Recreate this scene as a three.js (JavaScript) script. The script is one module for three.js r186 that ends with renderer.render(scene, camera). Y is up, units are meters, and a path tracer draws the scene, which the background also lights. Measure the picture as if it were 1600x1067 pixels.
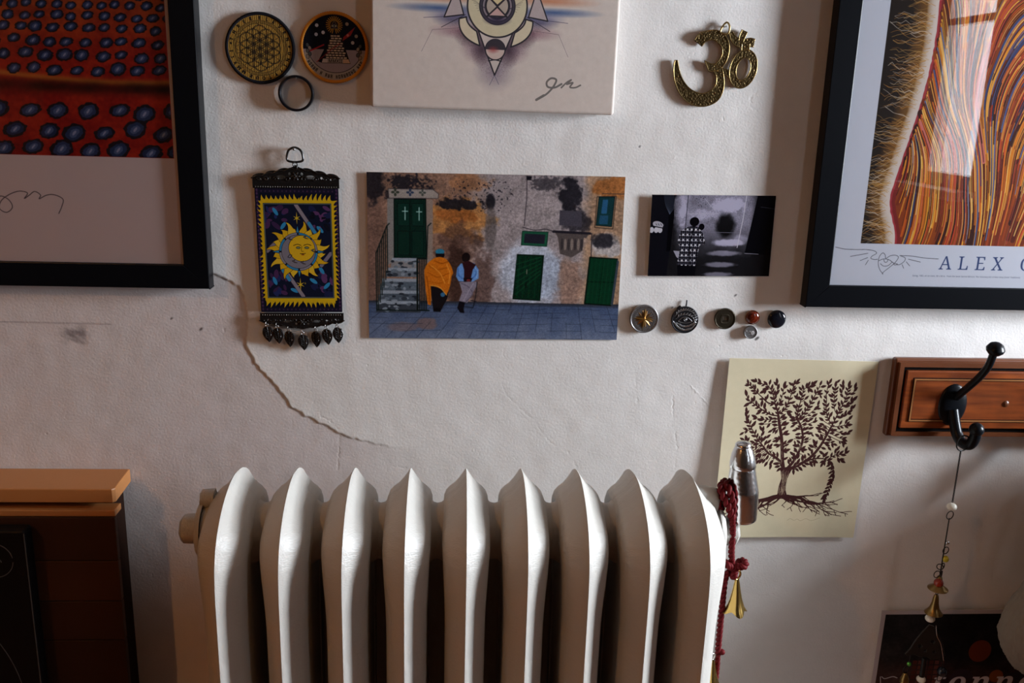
import * as THREE from 'three';
import { RectAreaLightUniformsLib } from 'three/addons/lights/RectAreaLightUniformsLib.js';
import { RoundedBoxGeometry } from 'three/addons/geometries/RoundedBoxGeometry.js';
import { mergeGeometries, mergeVertices, toCreasedNormals } from 'three/addons/utils/BufferGeometryUtils.js';
import { ImprovedNoise } from 'three/addons/math/ImprovedNoise.js';

// ---------------------------------------------------------------- camera, sky, daylight, exposure
const scene = new THREE.Scene();
const camera = new THREE.PerspectiveCamera(40.4, 1600 / 1067, 0.02, 40);   // focal length 1450 px of a 1067 px tall frame
camera.position.set(0, 1.2, 1.09);
camera.rotation.order = 'YXZ';
camera.rotation.set(-0.258, -0.065, 0.0301);
scene.background = new THREE.Color(0.80, 0.90, 1.0);
scene.backgroundIntensity = 3;
const renderer = new THREE.WebGLRenderer({ antialias: true });
renderer.toneMapping = THREE.LinearToneMapping;
renderer.toneMappingExposure = 1.0;
renderer.shadowMap.enabled = true;
RectAreaLightUniformsLib.init();
// daylight of the two windows in the right-hand wall: [z0, z1, y0, y1, brightness]
const WINDOWS = [[0.26, 0.62, 0.93, 1.58, 175], [2.05, 2.45, 0.93, 2.3, 5]];
const WALL_X = 1.75;
for (const [z0, z1, y0, y1, power] of WINDOWS) {
  const day = new THREE.RectAreaLight(new THREE.Color().setRGB(0.87, 0.945, 1.04), power, z1 - z0 - 0.06, y1 - y0 - 0.06);
  day.position.set(WALL_X + 0.085, (y0 + y1) / 2, (z0 + z1) / 2);
  day.lookAt(0, (y0 + y1) / 2, (z0 + z1) / 2);
  scene.add(day);
}

// ---------------------------------------------------------------- helpers
const V3 = (x, y, z) => new THREE.Vector3(x, y, z);
function rng(seed) { return () => { seed |= 0; seed = seed + 0x6D2B79F5 | 0; let t = Math.imul(seed ^ seed >>> 15, 1 | seed); t = t + Math.imul(t ^ t >>> 7, 61 | t) ^ t; return ((t ^ t >>> 14) >>> 0) / 4294967296; }; }
const perlin = new ImprovedNoise();
const fbm = (x, y, z = 0, o = 4) => { let s = 0, a = 0.5; for (let i = 0; i < o; i++) { s += a * perlin.noise(x, y, z + i * 7.3); x *= 2.03; y *= 2.03; a *= 0.5; } return s; };
const clamp = (v, a = 0, b = 1) => Math.min(b, Math.max(a, v));
const smooth = (a, b, v) => { const t = clamp((v - a) / (b - a)); return t * t * (3 - 2 * t); };
const lerp = (a, b, t) => a + (b - a) * t;
const taken = new Map();
function numbered(n) { const k = taken.get(n) || 0; taken.set(n, k + 1); return k ? n + '_' + String(k).padStart(3, '0') : n; }
function plainGeo(g) { const q = g.index ? g.toNonIndexed() : g; for (const k of Object.keys(q.attributes)) if (!['position', 'normal', 'uv'].includes(k)) q.deleteAttribute(k); if (!q.attributes.uv) q.setAttribute('uv', new THREE.Float32BufferAttribute(new Float32Array(q.attributes.position.count * 2), 2)); return q; }
function merged(gs) { return Array.isArray(gs) ? (gs.length === 1 ? gs[0] : mergeGeometries(gs.map(plainGeo))) : gs; }
function mesh(name, gs, m, parent) { const o = new THREE.Mesh(merged(gs), m); o.castShadow = o.receiveShadow = true; o.name = parent ? name : numbered(name); (parent || scene).add(o); return o; }
function tag(o, label, category, group) { o.userData = { ...o.userData, label, category }; if (group) o.userData.group = group; return o; }
function thing(name, label, category, [x, y, z] = [0, 0, 0], turn = 0, group) { const o = new THREE.Group(); o.name = numbered(name); o.position.set(x, y, z); o.rotation.z = turn; scene.add(o); return tag(o, label, category, group); }
function struct(name, gs, m, parent) { const o = mesh(name, gs, m, parent); if (!parent) o.userData.kind = 'structure'; return o; }
const box = (x0, x1, y0, y1, z0, z1) => new THREE.BoxGeometry(x1 - x0, y1 - y0, z1 - z0).translate((x0 + x1) / 2, (y0 + y1) / 2, (z0 + z1) / 2);
const rbox = (x0, x1, y0, y1, z0, z1, r = 0.002, s = 2) => new RoundedBoxGeometry(x1 - x0, y1 - y0, z1 - z0, s, r).translate((x0 + x1) / 2, (y0 + y1) / 2, (z0 + z1) / 2);
const tube = (pts, r, seg = 40, rad = 8, closed = false) => new THREE.TubeGeometry(new THREE.CatmullRomCurve3(pts.map((p) => V3(...p)), closed), seg, r, rad, closed);
const ball = (x, y, z, r, sy = 1, sx = 1) => new THREE.SphereGeometry(r, 20, 14).scale(sx, sy, 1).translate(x, y, z);
const torus = (R, r, x, y, z, rx = 0, ry = 0) => new THREE.TorusGeometry(R, r, 10, 36).rotateX(rx).rotateY(ry).translate(x, y, z);
const lathe = (pts, seg = 40) => new THREE.LatheGeometry(pts.map(([r, y]) => new THREE.Vector2(r, y)), seg);
const discToWall = (g) => g.rotateX(Math.PI / 2);       // a lathe about y turned to face the room (+z)
const mat = (color, roughness = 0.6, extra = {}) => extra.specularIntensity !== undefined ? new THREE.MeshPhysicalMaterial({ color, roughness, ...extra }) : new THREE.MeshStandardMaterial({ color, roughness, ...extra });
const lin = (r, g, b) => new THREE.Color().setRGB(r, g, b);
function canvasTex(w, h, draw) { const c = document.createElement('canvas'); c.width = w; c.height = h; const g = c.getContext('2d'); g.lineCap = g.lineJoin = 'round'; draw(g, w, h, c); const t = new THREE.CanvasTexture(c); t.colorSpace = THREE.SRGBColorSpace; t.anisotropy = 8; return t; }
function bumpTex(w, h, f, wrap) { const d = new Uint8Array(w * h); for (let j = 0; j < h; j++) for (let i = 0; i < w; i++) d[j * w + i] = clamp(f(i / w, j / h, i, j)) * 255; const t = new THREE.DataTexture(d, w, h, THREE.RedFormat); t.magFilter = t.minFilter = THREE.LinearFilter; if (wrap) t.wrapS = t.wrapT = wrap; t.needsUpdate = true; return t; }
function pixels(g, w, h, f) { const im = g.getImageData(0, 0, w, h), d = im.data; for (let j = 0; j < h; j++) for (let i = 0; i < w; i++) { const k = (j * w + i) * 4, c = f(i, j, d[k], d[k + 1], d[k + 2]); d[k] = c[0]; d[k + 1] = c[1]; d[k + 2] = c[2]; d[k + 3] = 255; } g.putImageData(im, 0, 0); }
function poly(g, pts, fill, stroke, lw) { g.beginPath(); pts.forEach((p, i) => i ? g.lineTo(p[0], p[1]) : g.moveTo(p[0], p[1])); g.closePath(); if (fill) { g.fillStyle = fill; g.fill(); } if (stroke) { g.strokeStyle = stroke; g.lineWidth = lw; g.stroke(); } }
function line(g, pts, stroke, lw) { g.beginPath(); pts.forEach((p, i) => i ? g.lineTo(p[0], p[1]) : g.moveTo(p[0], p[1])); g.strokeStyle = stroke; g.lineWidth = lw; g.stroke(); }
function spline(g, pts, stroke, lw) { g.beginPath(); const c = new THREE.CatmullRomCurve3(pts.map((p) => V3(p[0], p[1], 0))); c.getPoints(pts.length * 10).forEach((p, i) => i ? g.lineTo(p.x, p.y) : g.moveTo(p.x, p.y)); g.strokeStyle = stroke; g.lineWidth = lw; g.stroke(); }
// a thin sheet of paper with thickness: w x h about its centre, zf(u, v) lifts it off the wall; uv of the front face 0..1, back and edges take the paper
function sheet(w, h, t, zf, nu = 24, nv = 24) {
  const front = new THREE.PlaneGeometry(w, h, nu, nv), p = front.attributes.position;
  for (let i = 0; i < p.count; i++) p.setZ(i, zf(p.getX(i) / w + 0.5, p.getY(i) / h + 0.5) + t);
  front.computeVertexNormals();
  const pos = [], idx = [], ring = [];
  for (let i = 0; i <= nu; i++) ring.push([i / nu, 0]); for (let j = 1; j <= nv; j++) ring.push([1, j / nv]);
  for (let i = nu - 1; i >= 0; i--) ring.push([i / nu, 1]); for (let j = nv - 1; j >= 1; j--) ring.push([0, j / nv]);
  ring.forEach(([u, v]) => { const z = zf(u, v); pos.push((u - 0.5) * w, (v - 0.5) * h, z, (u - 0.5) * w, (v - 0.5) * h, z + t); });
  const n = ring.length; for (let k = 0; k < n; k++) { const a = 2 * k, b = 2 * ((k + 1) % n); idx.push(a, b, a + 1, b, b + 1, a + 1); }
  const rim = new THREE.BufferGeometry(); rim.setAttribute('position', new THREE.Float32BufferAttribute(pos, 3)); rim.setIndex(idx); rim.computeVertexNormals();
  const back = new THREE.PlaneGeometry(w, h, nu, nv), q = back.attributes.position; for (let i = 0; i < q.count; i++) q.setZ(i, zf(q.getX(i) / w + 0.5, q.getY(i) / h + 0.5));
  back.index.array.reverse(); back.computeVertexNormals();
  return { front, body: merged([rim, back]) };
}
// ---------------------------------------------------------------- the room
const ROOM = { x0: -2.2, x1: WALL_X, z1: 4.2, h: 2.75 };
// old plaster: fine orange-peel grain, hairline cracks, chips, brushed-over scars (heights in metres)
const WX0 = -0.70, WX1 = 0.86, WY0 = 0.40, WY1 = 1.36;
const CRACKS = [
  [[-139.6, 790], [-141, 770], [-143, 742], [-136, 737], [-128, 733]], [[-171, 831], [-165, 822], [-161, 812], [-150, 806], [-142, 796]],
  [[60, 905], [62, 880], [58, 862], [64, 845], [72, 836], [98, 812], [123, 780], [146, 767], [157, 748], [174, 726]],
  [[290, 862], [297, 856], [314, 839], [326, 826]], [[274, 850], [275, 830], [278, 805], [285, 775], [284, 748]],
  [[226, 872], [227, 850], [230, 835]], [[-310, 1262], [-306, 1240], [-300, 1236]], [[205, 760], [230, 757], [262, 758]], [[384, 575], [388, 590], [386, 601]],
  [[-75, 748], [-62, 745], [-50, 742]], [[345, 1213], [338, 1206], [340, 1196], [349, 1190]], [[352, 1222], [360, 1218], [366, 1208], [362, 1196]], [[402, 560], [430, 566], [452, 556]],
];
const CR = CRACKS.flatMap((c, k) => c.slice(1).map((b, i) => [c[i][0] / 1000, c[i][1] / 1000, b[0] / 1000, b[1] / 1000, [1.1, .8, .55, -1, .9, .7, .8, .5, .8, .9, 1, .8, .4][k]]));
const segDist = (x, y, [ax, ay, bx, by]) => { const dx = bx - ax, dy = by - ay, t = clamp(((x - ax) * dx + (y - ay) * dy) / (dx * dx + dy * dy)); return Math.hypot(x - ax - t * dx, y - ay - t * dy); };
const wr = rng(5), CHIPS = Array.from({ length: 130 }, () => [lerp(WX0, WX1, wr()), lerp(WY0, WY1, wr()), 0.0006 + 0.0012 * wr() * wr(), 1 + 2 * wr(), wr() * 3]);
const TW = 2048, TH = 1260;
const wallBump = (() => {
  const h = new Float32Array(TW * TH), r = rng(11), sx = (WX1 - WX0) / TW, sy = (WY1 - WY0) / TH;
  for (let j = 0; j < TH; j++) for (let i = 0; i < TW; i++) {
    const x = WX0 + i * sx, y = WY0 + j * sy;
    h[j * TW + i] = 0.5 + 0.062 * perlin.noise(x * 520, y * 520, 1) + 0.032 * perlin.noise(x * 260, y * 260, 4) + 0.035 * (r() - 0.5) + 0.04 * perlin.noise(x * 60, y * 95, 9) + 0.05 * Math.max(0, perlin.noise(x * 90, y * 30, 3) - 0.35);
  }
  const near = (x0, y0, x1, y1, f) => { for (let j = Math.max(0, Math.floor((y0 - WY0) / sy)); j <= Math.min(TH - 1, Math.ceil((y1 - WY0) / sy)); j++) for (let i = Math.max(0, Math.floor((x0 - WX0) / sx)); i <= Math.min(TW - 1, Math.ceil((x1 - WX0) / sx)); i++) h[j * TW + i] += f(WX0 + i * sx, WY0 + j * sy); };
  for (const c of CR) { const m = 0.006; near(Math.min(c[0], c[2]) - m, Math.min(c[1], c[3]) - m, Math.max(c[0], c[2]) + m, Math.max(c[1], c[3]) + m, (x, y) => { const d = segDist(x + 0.0018 * perlin.noise(x * 300, y * 300, 2), y + 0.0018 * perlin.noise(x * 300, y * 300, 6), c); return -c[4] * 0.17 * clamp(0.45 + 1.6 * perlin.noise(x * 70, y * 70, 12)) * Math.exp(-((d / 0.0011) ** 2)); }); }
  for (const [cx, cy, rr, e, a] of CHIPS) near(cx - 0.008, cy - 0.008, cx + 0.008, cy + 0.008, (x, y) => { const u = (x - cx) * Math.cos(a) + (y - cy) * Math.sin(a), v = (y - cy) * Math.cos(a) - (x - cx) * Math.sin(a), d = Math.hypot(u / e, v) / rr; return d < 1.6 ? (a > 1.5 ? -0.22 : 0.13) * Math.exp(-d * d * 1.6) : 0; });
  const t = new THREE.DataTexture(Uint8Array.from(h, (v) => clamp(v) * 255), TW, TH, THREE.RedFormat); t.magFilter = t.minFilter = THREE.LinearFilter; t.wrapS = t.wrapT = THREE.MirroredRepeatWrapping; t.needsUpdate = true; return t;
})();
// the upper coat of plaster ends in a ragged step that stands about a millimetre proud
const STEP = [[-420, 1010], [-330, 1003], [-290, 992], [-279, 987], [-269, 982], [-254, 974.5], [-247, 957], [-245.6, 934], [-248.5, 902], [-240.8, 886], [-234, 872.7], [-221, 859], [-208, 842], [-195.6, 823], [-178, 812], [-155, 801], [-139.6, 790.5], [-116, 782], [-69, 772], [0, 766], [90, 762]].map(([x, y]) => [x / 1000, y / 1000]);
function oldCoat(x, y) {   // 1 where the older, mauve coat lies bare below the ragged step
  if (x > 0 || y > 1.03) return 0;
  let best = 9, sg = 1, at = 0; const wx = x + 0.0022 * perlin.noise(x * 130, y * 130, 3), wy = y + 0.0022 * perlin.noise(x * 130, y * 130, 8);
  for (let i = 1; i < STEP.length; i++) { const [ax, ay] = STEP[i - 1], [bx, by] = STEP[i], dx = bx - ax, dy = by - ay, t = clamp(((wx - ax) * dx + (wy - ay) * dy) / (dx * dx + dy * dy)), d = Math.hypot(wx - ax - t * dx, wy - ay - t * dy); if (d < best) { best = d; sg = dx * (wy - ay) - dy * (wx - ax) > 0 ? 1 : -1; at = ax + t * dx; } }
  return sg < 0 ? smooth(-0.02, -0.16, Math.max(at, x)) : 0;
}
const wallTint = canvasTex(1280, 788, (g, w, h) => {
  pixels(g, w, h, (i, j) => {
    const x = WX0 + i / w * (WX1 - WX0), y = WY1 - j / h * (WY1 - WY0), n = fbm(i / 130, j / 110, 2, 5), m = fbm(i / 16, j / 16, 8, 3), old = oldCoat(x, y) * (0.85 + 0.5 * n);
    const v = 222 + 8 * n + 5 * m; return [v - 20 * old, v - 2 + 2 * n - 26 * old, v - 5 + 4 * n - 25 * old];
  });
  // a ruled pencil line, a smudge and a few dark flecks
  const X = (x) => (x - WX0) / (WX1 - WX0) * w, Y = (y) => (WY1 - y) / (WY1 - WY0) * h, r = rng(12);
  line(g, [[X(-0.56), Y(0.927)], [X(-0.405), Y(0.926)]], 'rgba(96,84,84,.45)', 1); for (let k = 0; k < 60; k++) { g.fillStyle = 'rgba(90,80,80,.10)'; g.beginPath(); g.ellipse(X(-0.445 + 0.018 * (r() + r() - 1)), Y(0.912 + 0.012 * (r() + r() - 1)), 3 + 4 * r(), 1 + 2 * r(), 0.5, 0, 7); g.fill(); }
  for (const [x, y, q] of [[0.3745, 0.9195, 1.6], [0.3425, 0.9735, 1], [-0.3005, 0.9215, 1.2], [-0.334, 0.934, 0.9], [0.2655, 0.957, 0.8], [0.213, 1.148, 0.7]]) { g.save(); g.translate(X(x), Y(y)); g.rotate(-0.7); g.fillStyle = 'rgba(56,50,48,.85)'; g.beginPath(); g.ellipse(0, 0, 1.7 * q, 0.8 * q, 0, 0, 7); g.fill(); g.restore(); }
});
wallTint.wrapS = wallTint.wrapT = THREE.MirroredRepeatWrapping;
const plaster = mat(0xfbf9f8, 0.85, { map: wallTint, bumpMap: wallBump, bumpScale: 0.0014 });
function stepHeight(x, y) {
  if (x < -0.45 || x > 0.09 || y < 0.70 || y > 1.10) return 0;
  let best = 9, sg = 1, at = 0;
  const wx = x + 0.0022 * perlin.noise(x * 130, y * 130, 3), wy = y + 0.0022 * perlin.noise(x * 130, y * 130, 8);
  for (let i = 1; i < STEP.length; i++) {
    const [ax, ay] = STEP[i - 1], [bx, by] = STEP[i], dx = bx - ax, dy = by - ay, t = clamp(((wx - ax) * dx + (wy - ay) * dy) / (dx * dx + dy * dy)), d = Math.hypot(wx - ax - t * dx, wy - ay - t * dy);
    if (d < best) { best = d; sg = dx * (wy - ay) - dy * (wx - ax) > 0 ? 1 : -1; at = ax + t * dx; }
  }
  const edge = 0.0012 * smooth(-0.04, -0.15, at) * smooth(-0.44, -0.36, at);
  return edge * (smooth(-0.0011, 0.0011, sg * best) - 0.5) * Math.exp(-best / 0.05);
}
{
  const lines = (lo, a, c0, c1, b, hi) => { const l = []; for (let v = lo; v < a; v += 0.12) l.push(v); for (let v = a; v < c0; v += 0.0035) l.push(v); for (let v = c0; v < c1; v += 0.0012) l.push(v); for (let v = c1; v < b; v += 0.0035) l.push(v); for (let v = b; v < hi; v += 0.12) l.push(v); l.push(hi); return l; };
  const xs = lines(ROOM.x0, -0.62, -0.285, -0.05, 0.84, ROOM.x1), ys = lines(0, 0.40, 0.76, 0.995, 1.36, ROOM.h);
  const pos = new Float32Array(xs.length * ys.length * 3), uv = new Float32Array(xs.length * ys.length * 2), idx = [];
  ys.forEach((y, j) => xs.forEach((x, i) => {
    const k = j * xs.length + i;
    pos.set([x, y, -0.0015 + stepHeight(x, y) + 0.0011 * fbm(x * 9, y * 9, 1, 3) + 0.00025 * perlin.noise(x * 45, y * 45, 5)], k * 3);
    uv.set([(x - WX0) / (WX1 - WX0), (y - WY0) / (WY1 - WY0)], k * 2);
    if (i && j) { const a = k - xs.length - 1; idx.push(a, a + 1, k, a, k, k - 1); }
  }));
  const g = new THREE.BufferGeometry(); g.setAttribute('position', new THREE.BufferAttribute(pos, 3)); g.setAttribute('uv', new THREE.BufferAttribute(uv, 2)); g.setIndex(idx); g.computeVertexNormals();
  struct('wall_back', g, plaster);
  struct('wall_back', box(ROOM.x0 - 0.2, ROOM.x1 + 0.2, -0.1, ROOM.h + 0.1, -0.25, -0.02), mat(0xd8d2c8, 0.9));
}
const roomPaint = mat(lin(0.17, 0.085, 0.04), 0.85), ceilPaint = mat(lin(0.30, 0.20, 0.13), 0.9);
struct('wall_left', box(ROOM.x0 - 0.2, ROOM.x0, 0, ROOM.h, -0.02, ROOM.z1), roomPaint);
struct('wall_front', box(ROOM.x0 - 0.2, ROOM.x1 + 0.2, 0, ROOM.h, ROOM.z1, ROOM.z1 + 0.2), mat(lin(0.07, 0.042, 0.026), 0.85));
struct('ceiling', box(ROOM.x0 - 0.2, ROOM.x1 + 0.2, ROOM.h, ROOM.h + 0.2, -0.02, ROOM.z1 + 0.2), ceilPaint);
const floorWood = canvasTex(512, 512, (g, w, h) => pixels(g, w, h, (i, j) => { const n = fbm(i / 5, j / 120, 3, 4); return [112 + 30 * n, 62 + 22 * n, 30 + 14 * n]; }));
floorWood.wrapS = floorWood.wrapT = THREE.RepeatWrapping; floorWood.repeat.set(4, 4);
struct('floor', box(ROOM.x0 - 0.2, ROOM.x1 + 0.2, -0.2, 0, -0.02, ROOM.z1 + 0.2), mat(0xffffff, 0.5, { map: floorWood }));
{
  const [a, b] = WINDOWS, x0 = ROOM.x1, x1 = ROOM.x1 + 0.2;
  struct('wall_right', [box(x0, x1, 0, ROOM.h, -0.02, a[0]), box(x0, x1, 0, a[2], a[0], a[1]), box(x0, x1, a[3], ROOM.h, a[0], a[1]), box(x0, x1, 0, ROOM.h, a[1], b[0]), box(x0, x1, 0, b[2], b[0], b[1]), box(x0, x1, b[3], ROOM.h, b[0], b[1]), box(x0, x1, 0, ROOM.h, b[1], ROOM.z1)], mat(lin(0.26, 0.15, 0.08), 0.85));
  const white = mat(0xe9e6df, 0.4), glass = new THREE.MeshPhysicalMaterial({ color: 0xffffff, roughness: 0, transmission: 1, thickness: 0, ior: 1.45 });
  WINDOWS.forEach(([z0, z1, ya, yb], k) => {
    const w = new THREE.Group(); w.name = 'window_' + (k + 1); w.userData.kind = 'structure'; scene.add(w);
    const xa = x0 + 0.03, xb = x0 + 0.075, t = 0.045, ym = lerp(ya, yb, 0.42);
    mesh('frame', [box(xa, xb, ya, ya + t, z0, z1), box(xa, xb, yb - t, yb, z0, z1), box(xa, xb, ya + t, yb - t, z0, z0 + t), box(xa, xb, ya + t, yb - t, z1 - t, z1)], white, w);
    mesh('glazing_bar', box(xa, xb, ym - 0.012, ym + 0.012, z0 + t, z1 - t), white, w);
    mesh('pane', box(x0 + 0.05, x0 + 0.053, ya + t, ym - 0.012, z0 + t, z1 - t), glass, w);
    mesh('pane', box(x0 + 0.05, x0 + 0.053, ym + 0.012, yb - t, z0 + t, z1 - t), glass, w);
    mesh('sill', box(x0 - 0.08, x0 + 0.03, ya - 0.03, ya, z0 - 0.04, z1 + 0.04), white, w);
    mesh('handle', tube([[x0 + 0.03, ym - 0.2, z1 - 0.02], [x0 + 0.0, ym - 0.2, z1 - 0.02], [x0 - 0.01, ym - 0.24, z1 - 0.02], [x0 - 0.01, ym - 0.30, z1 - 0.02]], 0.008, 20), mat(0x6b5a3a, 0.35, { metalness: 0.9 }), w);
  });
}
// ---------------------------------------------------------------- an added, unseen lamp for warm fill, hanging behind the camera's left shoulder
{
  const x = -1.3, y = 2.0, z = 1.6;
  const lamp = thing('added_fill_lamp', 'added brass dome pendant lamp with a warm bulb, out of view, for warm fill light', 'lamp', [x, y, z]);
  const brass = mat(lin(0.55, 0.38, 0.16), 0.35, { metalness: 1 });
  mesh('shade', lathe([[0.012, 0.11], [0.03, 0.105], [0.09, 0.06], [0.125, 0.0], [0.13, -0.03], [0.127, -0.03], [0.122, 0.0], [0.088, 0.055], [0.03, 0.099], [0.012, 0.104]], 40), brass, lamp);
  mesh('socket', lathe([[0, 0.07], [0.018, 0.07], [0.018, 0.105], [0.008, 0.125], [0, 0.125]], 20), brass, lamp);
  mesh('flex', new THREE.CylinderGeometry(0.003, 0.003, ROOM.h - y - 0.12, 8).translate(0, (ROOM.h - y + 0.12) / 2, 0), mat(0x1c1712, 0.7), lamp);
  mesh('bulb', lathe([[0, -0.02], [0.016, -0.014], [0.027, 0.004], [0.028, 0.022], [0.017, 0.05], [0.013, 0.07]], 24), mat(0x201008, 0.4, { emissive: lin(1, 0.5, 0.18), emissiveIntensity: 4 }), lamp);
  const light = new THREE.PointLight(lin(1, 0.46, 0.16), 1.35); light.castShadow = true; light.position.set(0, 0.015, 0); light.shadow.radius = 1.4; lamp.add(light);
}
// ---------------------------------------------------------------- cast-iron radiator
{
  const ZC = 0.165, PITCH = 0.0615, X0 = -0.2301, HUB_Y = 0.742;
  const enamelBump = bumpTex(512, 512, (u, v) => 0.5 + 0.25 * fbm(u * 22, v * 22, 1, 3) + 0.12 * perlin.noise(u * 120, v * 120, 5), THREE.RepeatWrapping);
  const enamel = mat(lin(0.53, 0.505, 0.46), 0.45, { bumpMap: enamelBump, bumpScale: 0.0009 });
  const r = thing('radiator', 'white painted cast-iron column radiator standing against the plaster wall', 'radiator', [X0, 0, ZC]);
  // ridge line of a section seen from its side, (depth, height): up the front, over the top, down the back
  const side = [[.091, .05], [.091, .14], [.091, .30], [.091, .46], [.0915, .56], [.093, .63], [.0945, .685], [.0945, .722], [.0905, .748], [.078, .7705], [.054, .789], [.025, .8], [0, .8035], [-.024, .801], [-.047, .795], [-.072, .781], [-.086, .760], [-.092, .735], [-.093, .69], [-.092, .6], [-.091, .46], [-.091, .3], [-.091, .14], [-.091, .05]];
  const curve = new THREE.CatmullRomCurve3(side.map(([z, y]) => V3(0, y, z)), false, 'centripetal');
  const colX = [0, .0012, .004, .0085, .0125, .0160, .0188, .0205, .0212, .0212, .012, 0], colG = [0, .0004, .0032, .0085, .0135, .0195, .0265, .0345, .044, .060, .064, .064];
  const topX = [0, .0010, .0035, .0072, .0122, .0178, .0218, .0240, .0248, .0250, .02, 0], topG = [0, .0007, .0046, .0096, .0152, .0192, .0235, .0290, .037, .050, .058, .058];
  const frontG = [0, .0006, .0028, .0063, .0102, .0145, .0190, .0255, .036, .050, .056, .058];
  const NU = 150, N = colX.length;
  const pos = [], idx = [], uv = [];
  for (let i = 0; i <= NU; i++) {
    const p = curve.getPoint(i / NU), y = p.y, z = p.z;
    const hub = smooth(0.655, 0.775, y), low = smooth(0.2, 0.12, y), w = Math.max(hub, low);
    const sy = y > HUB_Y - 0.006 ? HUB_Y - 0.006 : y, sz = Math.sign(z) * 0.026 * smooth(0, 0.06, Math.abs(z));
    let dy = sy - y, dz = sz - z; const L = Math.hypot(dy, dz); dy /= L; dz /= L;
    const row = [];
    for (let k = N - 1; k >= 1; k--) row.push([-1, k]); for (let k = 0; k < N; k++) row.push([1, k]);
    row.forEach(([s, k], q) => { const x = s * lerp(colX[k], topX[k], w), g = Math.min(lerp(colG[k], lerp(topG[k], frontG[k], smooth(0.03, 0.085, z)), w), L); pos.push(x, y + dy * g, z + dz * g); uv.push(q / row.length * 0.4, i / NU * 4); });
    const M = row.length; if (i) for (let q = 1; q < M; q++) { const a = (i - 1) * M + q - 1, b = a + 1, c = i * M + q - 1, d = c + 1; idx.push(a, c, b, b, c, d); }
  }
  let shell = new THREE.BufferGeometry(); shell.setAttribute('position', new THREE.Float32BufferAttribute(pos, 3)); shell.setAttribute('uv', new THREE.Float32BufferAttribute(uv, 2)); shell.setIndex(idx);
  shell = toCreasedNormals(shell, 0.62);
  const collar = (y) => merged([[[0.0298, -PITCH / 2], [0.0308, -0.0265], [0.0335, -0.0235], [0.036, -0.0185]], [[0.036, 0.0185], [0.0335, 0.0235], [0.0308, 0.0265], [0.0298, PITCH / 2]]].map((q) => lathe(q, 40).rotateZ(-Math.PI / 2).translate(0, y, 0)));
  const section = merged([shell, collar(HUB_Y), collar(0.13), box(-0.0204, 0.0204, 0.12, 0.735, -0.045, 0.045)]);  // the box is added to stop light passing sideways between front and rear columns
  const flange = box(-0.03072, 0.03072, 0.16, 0.716, -0.088, -0.066);  // plate added at the back so no light enters the gaps from behind
  for (let k = 0; k < 9; k++) { const s = mesh('section', section, enamel, r); s.position.x = k * PITCH; mesh('added_gap_baffle', flange, enamel, s); }
  // end plugs: a flange, a hexagonal head, and the small tapping boss above
  const plug = (s) => merged([lathe([[0.033, 0], [0.033, 0.003], [0.029, 0.006], [0.022, 0.007], [0, 0.007]], 32), new THREE.CylinderGeometry(0.0155, 0.0165, 0.017, 6).translate(0, 0.0145, 0), new THREE.CylinderGeometry(0.0125, 0.0155, 0.003, 6).translate(0, 0.0245, 0)]).rotateZ(-s * Math.PI / 2);
  mesh('end_plug', plug(-1).translate(-PITCH / 2, HUB_Y + 0.002, 0), enamel, r);
  mesh('end_plug', plug(1).translate(8 * PITCH + PITCH / 2 - 0.002, HUB_Y, 0), enamel, r);
  mesh('tapping_boss', new THREE.CylinderGeometry(0.0105, 0.0115, 0.014, 6).rotateZ(Math.PI / 2).translate(-0.027, HUB_Y + 0.036, 0), enamel, r);
  const rightBoss = lathe([[0.0175, -0.02], [0.0165, -0.004], [0.0150, 0.003], [0.0115, 0.0068], [0.007, 0.0080], [0, 0.0082]], 28).rotateZ(-Math.PI / 2).translate(8 * PITCH + 0.0225, HUB_Y + 0.036, 0);
  mesh('tapping_boss', rightBoss, enamel, r);
  for (const [x, z] of [[0, .091], [8 * PITCH, .091], [0, -.091], [8 * PITCH, -.091]]) mesh('foot', lathe([[0.026, 0], [0.024, 0.02], [0.018, 0.055]], 20).translate(x, 0, z * 0.75), enamel, r);
  // chromed air vent
  const chrome = mat(lin(0.70, 0.70, 0.71), 0.2, { metalness: 1, bumpMap: bumpTex(128, 128, (u, v) => 0.5 + 0.3 * perlin.noise(u * 9, v * 4, 2) + 0.2 * perlin.noise(u * 30, v * 30, 2), THREE.RepeatWrapping), bumpScale: 0.0004 });
  const vent = new THREE.Group(); vent.name = 'air_vent'; vent.userData.label = 'polished metal bullet-shaped air vent'; r.add(vent);
  vent.position.set(0.3205 - X0, 0.7555, 0); vent.rotation.z = 0.075;
  mesh('vent_body', lathe([[0, 0], [0.0145, 0], [0.0158, 0.0012], [0.0163, 0.004], [0.0172, 0.020], [0.0176, 0.0335], [0.0174, 0.037], [0.0155, 0.048], [0.0135, 0.0605], [0.0133, 0.0625]], 56), chrome, vent);
  mesh('vent_cap', lathe([[0.0133, 0.0622], [0.0142, 0.0632], [0.0140, 0.068], [0.0122, 0.0775], [0.0096, 0.084], [0.0082, 0.0862], [0.0086, 0.0868], [0.0084, 0.0890], [0.0066, 0.0908], [0.003, 0.0918], [0, 0.092]], 56), chrome, vent);
  mesh('vent_pipe', new THREE.CylinderGeometry(0.0058, 0.0058, 0.036, 20).rotateZ(Math.PI / 2).translate(-0.024, 0.026, 0), chrome, vent);
}
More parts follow.
